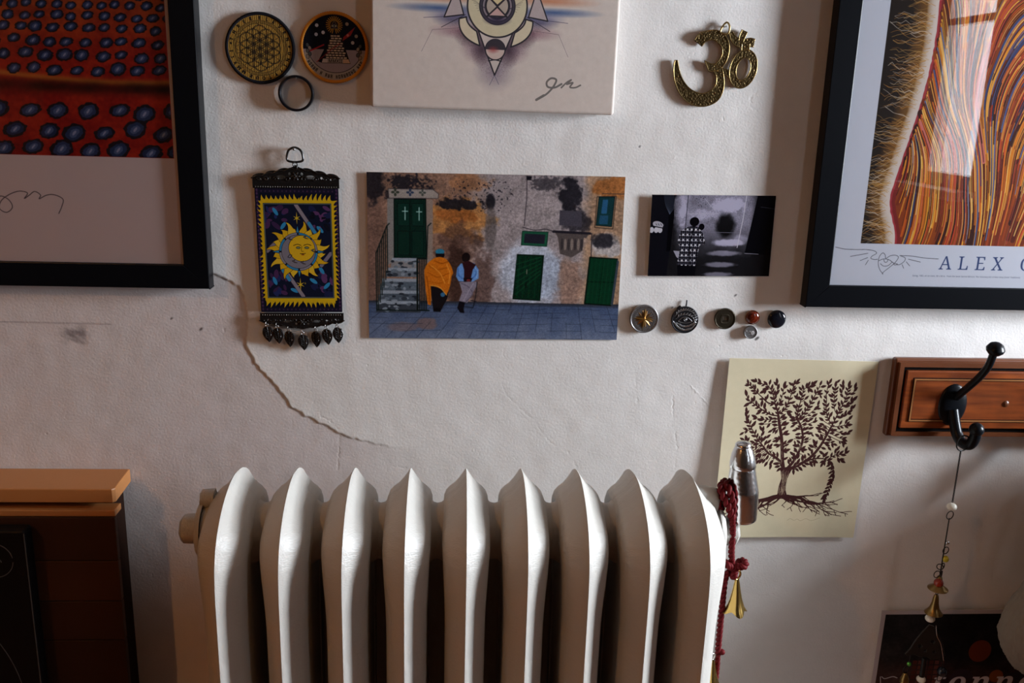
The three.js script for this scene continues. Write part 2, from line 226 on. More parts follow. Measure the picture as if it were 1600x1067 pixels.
// ---------------------------------------------------------------- framed posters
const blackFrame = mat(lin(0.003, 0.0035, 0.005), 0.32, { specularIntensity: 0.22, bumpMap: bumpTex(128, 512, (u, v) => 0.5 + 0.5 * fbm(u * 40, v * 3, 1, 3), THREE.RepeatWrapping), bumpScale: 0.0002 });
const glazing = new THREE.MeshPhysicalMaterial({ color: 0xffffff, roughness: 0.015, transmission: 1, thickness: 0, ior: 1.5 });
function framed(label, x0, x1, y0, y1, rail, depth, print, turn = 0) {
  const cx = (x0 + x1) / 2, cy = (y0 + y1) / 2, w = x1 - x0, h = y1 - y0;
  const f = thing('picture_frame', label, 'picture', [cx, cy, 0.0005], turn);
  const mitre = (len) => { const s = new THREE.Shape(); s.moveTo(-len / 2 + 0.0012, 0.0012); s.lineTo(len / 2 - 0.0012, 0.0012); s.lineTo(len / 2 - rail, rail - 0.0012); s.lineTo(-len / 2 + rail, rail - 0.0012); s.closePath(); return new THREE.ExtrudeGeometry(s, { depth: depth - 0.0024, bevelEnabled: true, bevelThickness: 0.0012, bevelSize: 0.0012, bevelSegments: 2 }).translate(0, 0, 0.0012); };
  const a = mitre(w), b = mitre(h);
  for (const [g, ang, px, py] of [[a, 0, 0, -h / 2], [b, Math.PI / 2, w / 2, 0], [a, Math.PI, 0, h / 2], [b, -Math.PI / 2, -w / 2, 0]]) { const m = mesh('rail', g, blackFrame, f); m.rotation.z = ang; m.position.set(px, py, 0); }
  const iw = w - 2 * rail + 0.006, ih = h - 2 * rail + 0.006;
  mesh('backing_board', box(-iw / 2, iw / 2, -ih / 2, ih / 2, 0.001, depth - 0.0052), mat(0x6b5a45, 0.9), f);
  const p = mesh('poster', new THREE.PlaneGeometry(iw, ih).translate(0, 0, depth - 0.0048), mat(lin(0.78, 0.78, 0.78), 0.6, { map: print(iw, ih), specularIntensity: 0.2 }), f); p.userData.label = 'printed poster sheet';
  const gl = mesh('glazing', box(-iw / 2, iw / 2, -ih / 2, ih / 2, depth - 0.0038, depth - 0.0022), glazing, f); gl.userData.label = 'clear glass pane';
  return f;
}
// canvas helpers in metres: origin at the lower corner of the sheet
function sheetCanvas(iw, ih, res, draw) { return canvasTex(Math.round(iw * res), Math.round(ih * res), (g, w, h) => { g.setTransform(res, 0, 0, -res, 0, h); draw(g, w, h, res); g.setTransform(1, 0, 0, 1, 0, 0); }); }
// red poster: white margin, a warm red abstract field with dark blue flecks
{
  const X1 = -0.2812, X0 = -0.80, Y0 = 0.9745, Y1 = 1.55, R = 0.0285;
  framed('black framed poster of a red field with dark blue flecks and a scrawled signature', X0, X1, Y0, Y1, R, 0.021, (iw, ih) => sheetCanvas(iw, ih, 1900, (g, w, h, res) => {
    const ox = X0 + R - 0.003, oy = Y0 + R - 0.003;
    g.fillStyle = '#d2c4c6'; g.fillRect(0, 0, iw, ih);
    const ax1 = -0.3145 - ox, ay0 = 1.1225 - oy, ax0 = 0.03, ay1 = ih - 0.03;
    g.setTransform(1, 0, 0, 1, 0, 0);
    const r = rng(21), im = g.getImageData(0, 0, w, h), d = im.data;
    for (let j = 0; j < h; j++) for (let i = 0; i < w; i++) {
      const x = i / res, y = (h - j) / res; if (x < ax0 || x > ax1 || y < ay0 || y > ay1) continue;
      const n = fbm(x * 26, y * 34, 2, 5), m = fbm(x * 190, y * 190, 4, 3);
      const band = Math.exp(-(((y - ay0 - 0.092 - 0.012 * Math.sin(x * 9 + 1)) / 0.0035) ** 2)) * 0.75, top = smooth(0.09, 0.19, y - ay0);
      let c = [150 + 60 * n + 34 * m, 26 + 40 * n + 16 * m + 30 * top, 16 + 10 * n + 6 * m + 10 * top];
      const o = clamp(band + top * (0.28 + 0.5 * n)); c = c.map((v, q) => lerp(v, [200, 128, 44][q], o));
      const dk = smooth(0.012, 0.0, Math.abs(y - ay0 - 0.074)) * 0.75; c = c.map((v) => v * (1 - dk * (0.7 + n)));
      const k = (j * w + i) * 4; d[k] = c[0]; d[k + 1] = c[1]; d[k + 2] = c[2]; d[k + 3] = 255;
    }
    g.putImageData(im, 0, 0); g.setTransform(res, 0, 0, -res, 0, h);
    g.save(); g.beginPath(); g.rect(ax0, ay0, ax1 - ax0, ay1 - ay0); g.clip();
    for (let y = ay0 + 0.006, row = 0; y < ay1; row++) {
      const s = y - ay0 < 0.075 ? 1 : lerp(0.72, 0.4, clamp((y - ay0 - 0.09) / 0.1));
      for (let x = ax0 + (row % 2) * 0.016 * s; x < ax1 + 0.02; x += 0.031 * s) {
        const cx = x + (r() - 0.5) * 0.007 * s, cy = y + (r() - 0.5) * 0.006 * s, rx = (0.0105 + 0.003 * r()) * s, ry = rx * (0.62 + 0.2 * r());
        if (Math.abs(cy - ay0 - 0.078) < 0.012) continue;
        const blot = (k, col) => { g.beginPath(); for (let q = 0; q <= 26; q++) { const a = q / 26 * 6.283, z = k * (1 + 0.22 * (r() - 0.5)); const p = [cx + rx * z * Math.cos(a), cy + ry * z * Math.sin(a) + 0.002 * s * Math.cos(a)]; q ? g.lineTo(...p) : g.moveTo(...p); } g.fillStyle = col; g.fill(); };
        blot(1, '#17131f'); blot(0.74, ['#1d2c52', '#22365e', '#2b3a63'][Math.floor(r() * 3)]); blot(0.42, '#4a5c86'); blot(0.18, '#8f93b4');
      }
      y += 0.0215 * s;
    }
    g.restore();
    const q = (x, y) => [(-0.5150 + x / 1000) - ox, (1.0700 + y / 1000) - oy];
    spline(g, [[-14, -12], [0, -6], [8, 6], [17, 2], [20, -6], [13, -12], [6, -8], [8, 0], [18, 8], [30, 12], [38, 10], [34, 4], [40, 8], [46, 12], [52, 8], [50, 4], [58, 8], [66, 9], [76, 4], [74, -4], [70, -12]].map((p) => q(...p)), '#4c4850', 0.0009);
  }));
}
// warm poster: pale border, an abstract of flowing orange, gold and blue strands beside a dark, finely veined edge
{
  const X0 = 0.4222, X1 = 1.02, Y0 = 0.9645, Y1 = 1.56, R = 0.0275;
  framed('black framed glazed poster of flowing orange and blue strands with blue capital lettering', X0, X1, Y0, Y1, R, 0.02, (iw, ih) => sheetCanvas(iw, ih, 2600, (g, w, h, res) => {
    const ox = X0 + R - 0.003, oy = Y0 + R - 0.003, ax0 = 0.4829 - ox, ay0 = 1.0428 - oy, ax1 = iw - 0.03, ay1 = ih - 0.03;
    g.fillStyle = '#d3d6e2'; g.fillRect(0, 0, iw, ih);
    g.save(); g.beginPath(); g.rect(ax0, ay0, ax1 - ax0, ay1 - ay0); g.clip();
    const r = rng(77), W = ax1 - ax0;
    g.fillStyle = '#1d130c'; g.fillRect(ax0, ay0, W, ay1 - ay0);
    // pale halo, crimson rim: bulging edge x = e(y)
    const e = (y) => ax0 + 0.040 + 0.018 * Math.sin((y - ay0) * 12 - 1.3) + 0.055 * smooth(0.27, 0.36, y - ay0) + 0.02 * smooth(0.06, 0, y - ay0);
    const edge = (o) => { const l = []; for (let y = ay0 - 0.01; y <= ay1 + 0.01; y += 0.004) l.push([e(y) + o + 0.0012 * perlin.noise(y * 180, o * 90, 1), y]); return l; };
    const band = (a, b, c) => poly(g, [...edge(a), ...edge(b).reverse()], c);
    for (let k = 0; k < 14; k++) band(-0.030 + k * 0.0013, 0.2, `rgba(150,98,44,${0.10})`);
    for (let k = 0; k < 12; k++) band(-0.014 + k * 0.001, 0.2, 'rgba(226,212,206,.24)');
    for (let k = 0; k < 420; k++) { const y = ay0 + r() * (ay1 - ay0), x = e(y) - 0.004 - r() * 0.006, n = 3 + Math.floor(r() * 6); let px = x, py = y; const pts = [[px, py]]; for (let q = 0; q < n; q++) { px -= 0.0035 + 0.004 * r(); py += (r() - 0.5) * 0.008; pts.push([px, py]); } line(g, pts, ['rgba(222,206,190,.75)', 'rgba(190,130,60,.8)', 'rgba(205,160,90,.7)'][k % 3], 0.0003 + 0.0004 * r()); }
    band(-0.001, 0.3, '#a8303a'); band(0.0015, 0.3, '#7e2220'); band(0.006, 0.6, '#8c3a12');
    // flowing strands
    const field = (x, y) => 1.25 + 2.1 * fbm(x * 4.2 + 3, y * 4.2, 6, 3) + 0.9 * Math.sin((x - ax0) * 13 + (y - ay0) * 5);
    const strand = (x, y, n, col, lw, step = 0.004) => { const p = [[x, y]]; for (let q = 0; q < n; q++) { const a = field(x, y); x += step * Math.cos(a); y += step * Math.sin(a); if (x < e(y) + 0.003) break; p.push([x, y]); } if (p.length > 2) line(g, p, col, lw); };
    const sp = () => { const y = ay0 - 0.02 + r() * (ay1 - ay0 + 0.02); return [e(y) + 0.004 + r() * (ax1 - e(y)), y]; };
    for (let k = 0; k < 900; k++) strand(...sp(), 10 + 14 * r(), ['#5c1c0e', '#7a2a10', '#3a130c', '#93420f'][k % 4], 0.004 + 0.005 * r());
    for (let k = 0; k < 1500; k++) strand(...sp(), 10 + 26 * r(), ['#d9761a', '#e48a1e', '#c85a14', '#eda135', '#b8481a'][k % 5], 0.0006 + 0.0026 * r() * r());
    for (let k = 0; k < 46; k++) { const [x, y] = sp(); for (let q = 0; q < 5; q++) strand(x + q * 0.0011, y, 26, ['#a65a10', '#d68a1c', '#eeb03c', '#e09a2c', '#8e4610'][q], 0.0016); }
    for (let k = 0; k < 900; k++) strand(...sp(), 16 + 26 * r(), ['#f0b44c', '#f4c56a', '#d8402c', '#c2483a'][k % 4], 0.0005 + 0.0007 * r());
    for (let k = 0; k < 150; k++) strand(...sp(), 22 + 26 * r(), ['#33416f', '#4a5a8c', '#5d6b98'][k % 3], 0.0008 + 0.0016 * r());
    for (let k = 0; k < 26; k++) strand(...sp(), 30, ['#cf6f66', '#d88a7c', '#c9585a'][k % 3], 0.003 + 0.004 * r());
    for (let k = 0; k < 260; k++) strand(...sp(), 10 + 10 * r(), 'rgba(240,214,190,.55)', 0.0003 + 0.0003 * r(), 0.003);
    for (let k = 0; k < 1100; k++) strand(...sp(), 8 + 16 * r(), ['#2a0d08', '#45160a'][k % 2], 0.0003 + 0.0007 * r());
    g.restore();
    // lettering and the drawn signature under the picture
    const at = (x, y) => [x / 1000 - ox, y / 1000 - oy];
    g.save(); g.scale(1, -1); g.fillStyle = '#2d4374'; g.textBaseline = 'alphabetic';
    const put = (s, x, y, size, font, gap = 0) => { for (const ch of s) { const [px, py] = at(x, y); g.font = `${size * 100}px ${font}`; g.save(); g.translate(px, -py); g.scale(0.01, 0.01); g.fillText(ch, 0, 0); x += (g.measureText(ch).width / 100 + gap) * 1000; g.restore(); } };
    put('ALEX G', 583, 1012.5, 0.0225, 'serif', 0.0072);
    g.fillStyle = '#4a5066'; put('Going, 1983, oil on linen, 90 x 60 in.  From the book Sacred Mirrors: The Visionary Art of Alex Grey (Inner Traditions)', 552, 1001.6, 0.0026, 'sans-serif', 0);
    g.restore();
    const S = (pts, lw = 0.0006) => spline(g, pts.map(([x, y]) => at(450 + x * 0.1405, 1042 - y * 0.1405)), '#45464e', lw);   // traced in units of a seventh of a millimetre
    S([[20, 30], [100, 45], [200, 48], [310, 48], [370, 60], [385, 75], [345, 105], [340, 120], [370, 130], [400, 128]]); S([[160, 108], [310, 78]]); S([[250, 142], [312, 115]]); S([[300, 178], [320, 138]]);
    S([[465, 255], [430, 215], [410, 160], [415, 100], [440, 72], [462, 90], [470, 118], [510, 95], [560, 92], [580, 105], [560, 150], [520, 190], [465, 240], [458, 255]]); S([[412, 140], [450, 125], [500, 130], [550, 160], [580, 165], [560, 175], [545, 165]]); S([[430, 165], [460, 185], [500, 180], [530, 150]]); S([[455, 130], [465, 150], [485, 150], [492, 130]]);
    S([[600, 95], [640, 112], [640, 135], [600, 170], [575, 172]]); S([[590, 92], [700, 95], [800, 108], [935, 115]]); S([[670, 122], [780, 145]]); S([[655, 145], [690, 180]]); S([[622, 170], [640, 202]]);
  }));
}
// ---------------------------------------------------------------- pictures fixed straight to the wall
const paperEdge = mat(0xd9d2c6, 0.8);
function pinned(name, label, category, cx, cy, w, h, turn, zf, tex, rough, thick = 0.0005, k = 0.72) {
  const t = thing(name, label, category, [cx, cy, 0], turn), s = sheet(w, h, thick, zf);
  const face = mesh('printed_face', s.front, mat(lin(k, k, k), rough, { map: tex, specularIntensity: rough < 0.5 ? 0.7 : 0.3 }), t); face.userData.label = 'printed front of the sheet';
  mesh('paper', s.body, paperEdge, t);
  return t;
}
// stretched canvas with a drawn emblem
{
  const W = 0.2725, H = 0.30;
  const t = thing('canvas_painting', 'pale stretched canvas with an ink emblem of nested circles and triangles', 'painting', [0.0415, 1.1835 + H / 2, 0.0005], -0.006);
  const tex = canvasTex(1200, Math.round(1200 * H / W), (g, w, h) => {
    const base = [214, 200, 190];
    g.fillStyle = '#d6c8be'; g.fillRect(0, 0, w, h);
    const k = w / 1410; g.setTransform(k, 0, 0, k, -65 * k, h - 640 * k);      // units of the emblem drawing
    const grad = (x, y, rx, ry, c, a) => { g.save(); g.translate(x, y); g.scale(rx, ry); const q = g.createRadialGradient(0, 0, 0, 0, 0, 1); q.addColorStop(0, `rgba(${c},${a})`); q.addColorStop(1, `rgba(${c},0)`); g.fillStyle = q; g.fillRect(-1, -1, 2, 2); g.restore(); };
    // washes of dye behind the emblem, left and right
    for (const s of [-1, 1]) { grad(772 + s * 300, 30, 310, 34, '196,110,66', 0.75); grad(772 + s * 300, -40, 300, 70, '190,90,56', 0.8); grad(772 + s * 330, 88, 300, 28, '42,74,130', 0.85); grad(772 + s * 220, 120, 190, 46, '70,76,132', 0.75); grad(772 + s * 190, 205, 200, 50, '104,42,66', 0.55); grad(772 + s * 90, 300, 120, 90, '90,44,70', 0.5); }
    grad(772, 420, 130, 120, '80,66,96', 0.5); grad(772, 180, 260, 190, '60,46,70', 0.35);
    const ink = '#1d1620', cream = '#d9c9ab', st = rng(14), gauss = () => st() + st() + st() - 1.5;
    for (const s of [-1, 1]) { grad(772 + s * 75, 300, 70, 110, '44,26,40', 0.75); grad(772 + s * 150, 235, 90, 60, '48,24,36', 0.7); grad(772 + s * 250, 150, 120, 40, '44,40,80', 0.6); }
    for (let k = 0; k < 5200; k++) { const s = st() < 0.5 ? -1 : 1, q = st(), x = 772 + s * (q * 230 + 60 * gauss()), y = 420 - q * 270 + 60 * gauss(); g.fillStyle = ['rgba(40,22,34,.22)', 'rgba(60,30,60,.2)', 'rgba(90,40,50,.16)'][k % 3]; g.fillRect(x, y, 2.5, 2.5); }
    for (const s of [-1, 1]) { const X = (x) => 772 + s * (x - 772);
      poly(g, [[X(995), -20], [X(955), 118], [X(1065), 135], [X(1010), 0]], '#b9a8a6', ink, 7);
      g.beginPath(); g.moveTo(X(980), 140); g.quadraticCurveTo(X(990), 240, X(860), 282); g.lineTo(X(880), 205); g.quadraticCurveTo(X(940), 170, X(940), 130); g.closePath(); g.fillStyle = cream; g.fill(); g.strokeStyle = ink; g.lineWidth = 8; g.stroke();
      line(g, [[X(945), 118], [X(1080), 190]], ink, 3); line(g, [[X(980), 190], [X(1130), 205], [X(1190), 325]], 'rgba(60,46,60,.6)', 2); line(g, [[X(1065), 133], [X(1180), 142]], 'rgba(40,36,70,.7)', 3); }
    poly(g, [[640, 120], [772, 440], [905, 120]], '#cdbdb4', ink, 8);
    const ringAt = (r, c, lw) => { g.beginPath(); g.arc(777, 65, r, 0, 7); if (c) { g.fillStyle = c; g.fill(); } g.strokeStyle = ink; g.lineWidth = lw; g.stroke(); };
    ringAt(168, '#d3c6a4', 9); ringAt(100, '#3b3340', 6); ringAt(84, '#8a7b82', 5); ringAt(66, '#b5a596', 12);
    grad(777, 140, 90, 34, '40,26,58', 0.9);
    poly(g, [[722, 14], [832, 14], [777, 62]], '#d8c294', ink, 7); poly(g, [[722, 120], [832, 120], [777, 70]], '#c9a39a', ink, 8); line(g, [[722, 14], [832, 122]], ink, 8); line(g, [[832, 14], [722, 122]], ink, 8);
    for (const s of [-1, 1]) for (let q = 0; q < 6; q++) line(g, [[777 + s * 62, 70 + q * 3], [777 + s * (110 + 8 * q), 95 - q * 14]], 'rgba(40,32,44,.5)', 2);
    g.beginPath(); g.arc(772, 300, 56, 0, 7); g.fillStyle = '#cbb3a8'; g.fill(); g.strokeStyle = ink; g.lineWidth = 7; g.stroke(); g.beginPath(); g.arc(772, 300, 56, Math.PI, 0); g.closePath(); g.fillStyle = '#2c222c'; g.fill(); grad(760, 300, 40, 24, '160,60,60', 0.8);
    line(g, [[735, 362], [772, 355], [808, 362]], ink, 6); line(g, [[772, 440], [745, 495]], 'rgba(60,60,90,.6)', 3); line(g, [[772, 440], [798, 490]], 'rgba(60,60,90,.6)', 3);
    // signature
    const sg = '#6f6863'; g.globalAlpha = 1;
    spline(g, [[1020, 568], [1080, 530], [1120, 480], [1128, 452], [1100, 445], [1074, 468], [1080, 492], [1120, 496], [1160, 475]], sg, 11); line(g, [[1018, 568], [1060, 542]], sg, 14); spline(g, [[1160, 495], [1190, 465], [1215, 450], [1190, 475], [1225, 465], [1210, 490], [1240, 492], [1270, 478]], sg, 9);
    g.setTransform(1, 0, 0, 1, 0, 0);
    const r = rng(3); pixels(g, w, h, (i, j, a, b, c) => { const n = (r() - 0.5) * 12 + 9 * fbm(i / 40, j / 40, 3, 4); return [a + n, b + n, c + n]; });
  });
  const weave = bumpTex(512, 512, (u, v) => 0.5 + 0.25 * Math.sin(u * 512 * 1.57) * Math.sin(v * 512 * 1.57) + 0.2 * perlin.noise(u * 30, v * 30, 1), THREE.RepeatWrapping); weave.repeat.set(1.5, 1.5);
  const g = new RoundedBoxGeometry(W, H, 0.021, 4, 0.0035).translate(0, 0, 0.0105);
  const uv = g.attributes.uv, p = g.attributes.position; for (let i = 0; i < p.count; i++) uv.setXY(i, clamp(p.getX(i) / W + 0.5, 0.003, 0.997), clamp(p.getY(i) / H + 0.5, 0.003, 0.997));
  mesh('stretched_canvas', g, mat(lin(0.84, 0.84, 0.84), 0.85, { map: tex, bumpMap: weave, bumpScale: 0.0003 }), t);
  mesh('stretcher', [box(-W / 2 + 0.012, W / 2 - 0.012, -H / 2 + 0.012, -H / 2 + 0.04, -0.0004, 0.004)], mat(0xa9885c, 0.7), t);
}
// large colour photograph: two seated men by green doors in an old wall
const photoTex = canvasTex(1455, 955, (g, w, h, canvas) => {
  const blob = (x, y, cx, cy, rx, ry, rough = 0.5, s = 60) => { const d = Math.hypot((x - cx) / rx, (y - cy) / ry); return d > 1.15 + 0.45 * rough ? 0 : smooth(1.15, 0.75, d + rough * fbm(x / s, y / s, cx, 4)); };
  const OX = 52, OY = 75;
  pixels(g, w, h, (i, j) => {
    const x = i + OX, y = j + OY, n = fbm(x / 90, y / 90, 1, 5), m = fbm(x / 16, y / 16, 5, 3), f = fbm(x / 5, y / 5, 9, 2);
    const on = (c, t, k) => { for (let q = 0; q < 3; q++) c[q] = lerp(c[q], t[q], clamp(k)); };
    let c = [186, 152, 132];
    on(c, [196, 190, 196], smooth(560, 760, x + 90 * n) * 0.8); on(c, [204, 170, 140], smooth(1250, 1330, x + 60 * n) * 0.9);
    on(c, [214, 160, 100], blob(x, y, 570, 330, 190, 110, 0.9) * 0.9); on(c, [205, 130, 66], blob(x, y, 540, 310, 130, 40, 1.1) * 0.6); on(c, [206, 140, 78], blob(x, y, 1440, 140, 110, 70, 0.9) * 0.8); on(c, [200, 150, 110], blob(x, y, 620, 120, 120, 60, 1) * 0.7);
    on(c, [120, 92, 84], blob(x, y, 560, 470, 130, 120, 1) * 0.6); on(c, [128, 100, 92], blob(x, y, 700, 690, 70, 170, 0.7) * 0.7); on(c, [96, 70, 62], blob(x, y, 555, 640, 60, 190, 0.5) * 0.8);
    on(c, [214, 220, 234], blob(x, y, 975, 640, 175, 200, 0.35, 80) * 0.9); on(c, [196, 205, 222], blob(x, y, 1080, 660, 90, 150, 0.6) * 0.8); on(c, [186, 150, 130], blob(x, y, 1215, 700, 75, 160, 0.5) * 0.7);
    on(c, [206, 208, 216], blob(x, y, 1420, 470, 90, 70, 0.6) * 0.7); on(c, [150, 120, 110], smooth(180, 100, x) * 0.6);
    const mould = Math.max(blob(x, y, 270, 150, 190, 70, 0.9, 40) * smooth(-0.25, 0.1, m + n), blob(x, y, 560, 245, 130, 34, 1.1, 30), blob(x, y, 90, 130, 60, 110, 1, 40) * 0.9, blob(x, y, 1195, 190, 60, 110, 0.9, 40), blob(x, y, 1240, 330, 90, 70, 0.8, 40) * 0.8, blob(x, y, 745, 230, 28, 48, 0.3, 40), blob(x, y, 1400, 440, 70, 44, 0.5, 30) * 0.9, blob(x, y, 690, 190, 190, 90, 1.4, 14) * smooth(0.05, 0.3, m) , blob(x, y, 1060, 120, 90, 40, 1.3, 20) * 0.6);
    on(c, [58, 56, 66], mould * 0.88);
    on(c, [142, 132, 130], blob(x, y, 748, 380, 34, 130, 0.3, 30) * 0.8);
    const k = 1 + 0.28 * m + 0.16 * f + 0.2 * n; c = c.map((v) => v * k);
    const fl = y - (805 + 10 * smooth(300, 1480, x) + 3 * n); if (fl > 0) { const t = fl / 220; c = [104 + 40 * t + 26 * n + 14 * m, 122 + 34 * t + 22 * n + 14 * m, 156 + 26 * t + 16 * n + 12 * m]; on(c, [80, 78, 84], smooth(26, 0, fl) * 0.8); on(c, [170, 140, 132], blob(x, y, 390, 940, 60, 40, 0.4) * 0.7 + blob(x, y, 250, 960, 90, 30, 0.4) * 0.5); }
    const gr = (c[0] + c[1] + c[2]) / 3; return c.map((v) => { v = lerp(gr, v, 0.86); return 255 * Math.pow(clamp(v / 255), 1.5); });
  });
  g.setTransform(1, 0, 0, 1, -OX, -OY);
  const r = rng(41);
  // paving joints
  for (let y = 832, k = 0; y < 1050; y += 18 + k * 6, k++) for (let q = 0; q < 14; q++) if (r() > 0.3) line(g, [[50 + q * 104, y + 4 * Math.sin(q)], [154 + q * 104, y + 4 * Math.sin(q + 1)]], 'rgba(40,48,66,.7)', 2.5);
  for (let k = 0; k < 20; k++) { const x = 120 + k * 76 + 22 * r(), s = (x - 1150) * 0.55; for (let q = 0; q < 4; q++) if (r() > 0.2) line(g, [[x + s * q * 0.14, 812 + q * 58], [x + s * (q + 1) * 0.14, 812 + (q + 1) * 58]], 'rgba(36,44,62,.75)', 2.5); }
  // wires and cracks on the wall
  line(g, [[948, 85], [950, 200], [940, 360]], '#4a4148', 5); poly(g, [[944, 80], [976, 82], [972, 104], [946, 104]], '#1d1a22'); line(g, [[1330, 400], [1332, 540]], '#40383c', 6); spline(g, [[930, 370], [1000, 385], [1070, 380], [1130, 398], [1320, 400]], '#423a40', 5); spline(g, [[330, 75], [325, 120], [290, 135]], '#2a2630', 6); line(g, [[1380, 172], [1528, 172]], '#4a3c38', 4);
  for (let k = 0; k < 46; k++) { const x = 400 + r() * 1100, y = 100 + r() * 640; spline(g, [[x, y], [x + 20 * (r() - .5), y + 12 * r()], [x + 50 * (r() - .5), y + 26 * r()]], 'rgba(60,48,50,.5)', 1 + 2 * r()); }
  // arch and lintel with three crosses
  poly(g, [[170, 165], [420, 165], [452, 190], [450, 215], [175, 218]], '#a59a92', '#3a343a', 3);
  const cross = (x, y, s, c) => { for (let q = 0; q < 4; q++) { const a = q * Math.PI / 2; g.beginPath(); g.ellipse(x + Math.cos(a) * s * 0.55, y + Math.sin(a) * s * 0.55, s * 0.42, s * 0.3, a, 0, 7); g.fillStyle = c; g.fill(); } };
  cross(210, 184, 24, '#3d4338'); cross(293, 184, 22, '#33405c'); cross(362, 184, 21, '#50544e');
  // door with two white crosses, jambs
  poly(g, [[165, 220], [205, 220], [200, 580], [160, 600]], '#8d8884'); poly(g, [[380, 220], [420, 222], [420, 590], [385, 580]], '#97857a');
  poly(g, [[203, 222], [380, 220], [384, 556], [201, 556]], '#0f2a22', '#0a1614', 5);
  for (const x of [222, 302]) { poly(g, [[x, 245], [x + 66, 245], [x + 66, 372], [x, 372]], '#12332a', '#0a1c18', 3); poly(g, [[x, 402], [x + 66, 402], [x + 66, 540], [x, 540]], '#102e25', '#0a1c18', 3); }
  line(g, [[292, 225], [292, 555]], '#0a1d18', 5); for (const [x, y] of [[264, 292], [343, 294]]) { line(g, [[x, y - 26], [x, y + 46]], '#b6e4dc', 5); line(g, [[x - 15, y - 2], [x + 15, y - 2]], '#b6e4dc', 5); }
  // steps
  const steps = [[190, 560, 330, 610], [160, 618, 330, 652], [130, 680, 335, 735], [120, 750, 340, 800], [105, 812, 345, 862]];
  steps.forEach(([x0, y0, x1, y1], k) => { poly(g, [[x0, y0], [x1, y0], [x1 + 6, y1 + 14], [x0 - 12, y1 + 14]], ['#8f8b8c', '#6d747e', '#5b6672', '#505a66', '#3c424c'][k]); poly(g, [[x0, y0 - 4], [x1, y0 - 4], [x1, y0 + 14], [x0 - 4, y0 + 16]], '#9aa4b0'); for (let q = 0; q < 16; q++) { const x = lerp(x0, x1, r()), y = lerp(y0 + 14, y1 + 8, r()); g.beginPath(); g.ellipse(x, y, 6 + 14 * r(), 4 + 7 * r(), 0, 0, 7); g.fillStyle = ['#8d98a4', '#3a414b', '#6b7682', '#2a2f38'][q % 4]; g.fill(); } });
  // railings
  const rail = (pts, c = '#16201e') => { line(g, pts, c, 6); };
  rail([[98, 865], [98, 530], [160, 375], [175, 360]]); for (let k = 0; k < 6; k++) rail([[108 + k * 11, 505 - k * 26], [108 + k * 11, 860 - k * 44]], '#1a2422'); rail([[410, 355], [392, 372], [386, 560], [330, 560], [330, 860], [400, 862]]); for (let k = 0; k < 6; k++) rail([[334 + k * 10, 562], [334 + k * 10, 858]], '#161c1c'); rail([[100, 862], [400, 864]]);
  // little window and stone bracket
  poly(g, [[930, 392], [1078, 396], [1072, 478], [925, 472]], '#1f5a40', '#123226', 4); poly(g, [[944, 406], [1062, 410], [1058, 464], [940, 460]], '#242430');
  poly(g, [[1110, 385], [1318, 392], [1300, 425], [1285, 425], [1280, 500], [1220, 540], [1150, 520], [1135, 425]], '#5a504e'); for (let k = 0; k < 7; k++) { g.beginPath(); g.ellipse(1160 + k * 19, 465, 8, 34, 0, 0, 7); g.fillStyle = k % 2 ? '#8b7c74' : '#3f383a'; g.fill(); } poly(g, [[1140, 270], [1265, 275], [1270, 362], [1140, 355]], '#4a4650'); line(g, [[1108, 392], [1320, 400]], '#26222a', 14);
  poly(g, [[1350, 190], [1460, 185], [1450, 372], [1345, 365]], '#a58466', '#4b3a30', 5); poly(g, [[1362, 190], [1452, 190], [1442, 358], [1352, 352]], '#17393c', '#0c1a1c', 4); poly(g, [[1385, 205], [1415, 205], [1410, 285], [1378, 285]], '#2c5f88'); poly(g, [[1372, 295], [1420, 295], [1418, 345], [1368, 345]], '#24506e');
  // the two low green doors
  poly(g, [[905, 528], [1056, 532], [1042, 796], [886, 788]], '#0a2c1c', '#081810', 6); for (let k = 0; k < 9; k++) line(g, [[905 + k * 16, 540], [890 + k * 17, 780]], k % 2 ? '#0d3a24' : '#08261a', 4); for (let k = 0; k < 6; k++) line(g, [[900, 760 - k * 35], [1040, 640 - k * 20]], 'rgba(30,110,66,.35)', 5); line(g, [[962, 615], [962, 640]], '#a9a08a', 4); line(g, [[960, 690], [958, 720]], '#081810', 8);
  poly(g, [[1325, 538], [1486, 546], [1462, 822], [1306, 812]], '#0a3420', '#081810', 7); line(g, [[1318, 682], [1470, 684]], '#082818', 7); line(g, [[1404, 545], [1388, 815]], '#082c1a', 5); for (let k = 0; k < 6; k++) line(g, [[1340 + k * 24, 550], [1322 + k * 24, 810]], 'rgba(14,80,46,.35)', 6); poly(g, [[1484, 546], [1496, 560], [1474, 822], [1460, 820]], '#3b4650');
  // man in an orange shawl and blue cap
  g.fillStyle = '#171318'; poly(g, [[400, 690], [520, 690], [505, 790], [465, 868], [425, 868]], '#1a161a'); g.fillRect(428, 780, 36, 80);
  g.beginPath(); g.ellipse(462, 535, 26, 24, 0, 0, 7); g.fillStyle = '#181216'; g.fill(); g.beginPath(); g.ellipse(461, 520, 27, 19, 0, Math.PI, 0); g.fillStyle = '#2f7fa0'; g.fill(); g.fillRect(438, 516, 46, 12);
  g.beginPath(); g.moveTo(436, 552); g.quadraticCurveTo(385, 575, 372, 625); g.quadraticCurveTo(372, 700, 392, 826); g.lineTo(410, 832); g.quadraticCurveTo(414, 760, 408, 718); g.quadraticCurveTo(470, 720, 500, 770); g.quadraticCurveTo(525, 720, 528, 660); g.lineTo(538, 640); g.quadraticCurveTo(528, 590, 500, 562); g.quadraticCurveTo(470, 540, 436, 552); g.closePath(); g.fillStyle = '#d9741a'; g.fill();
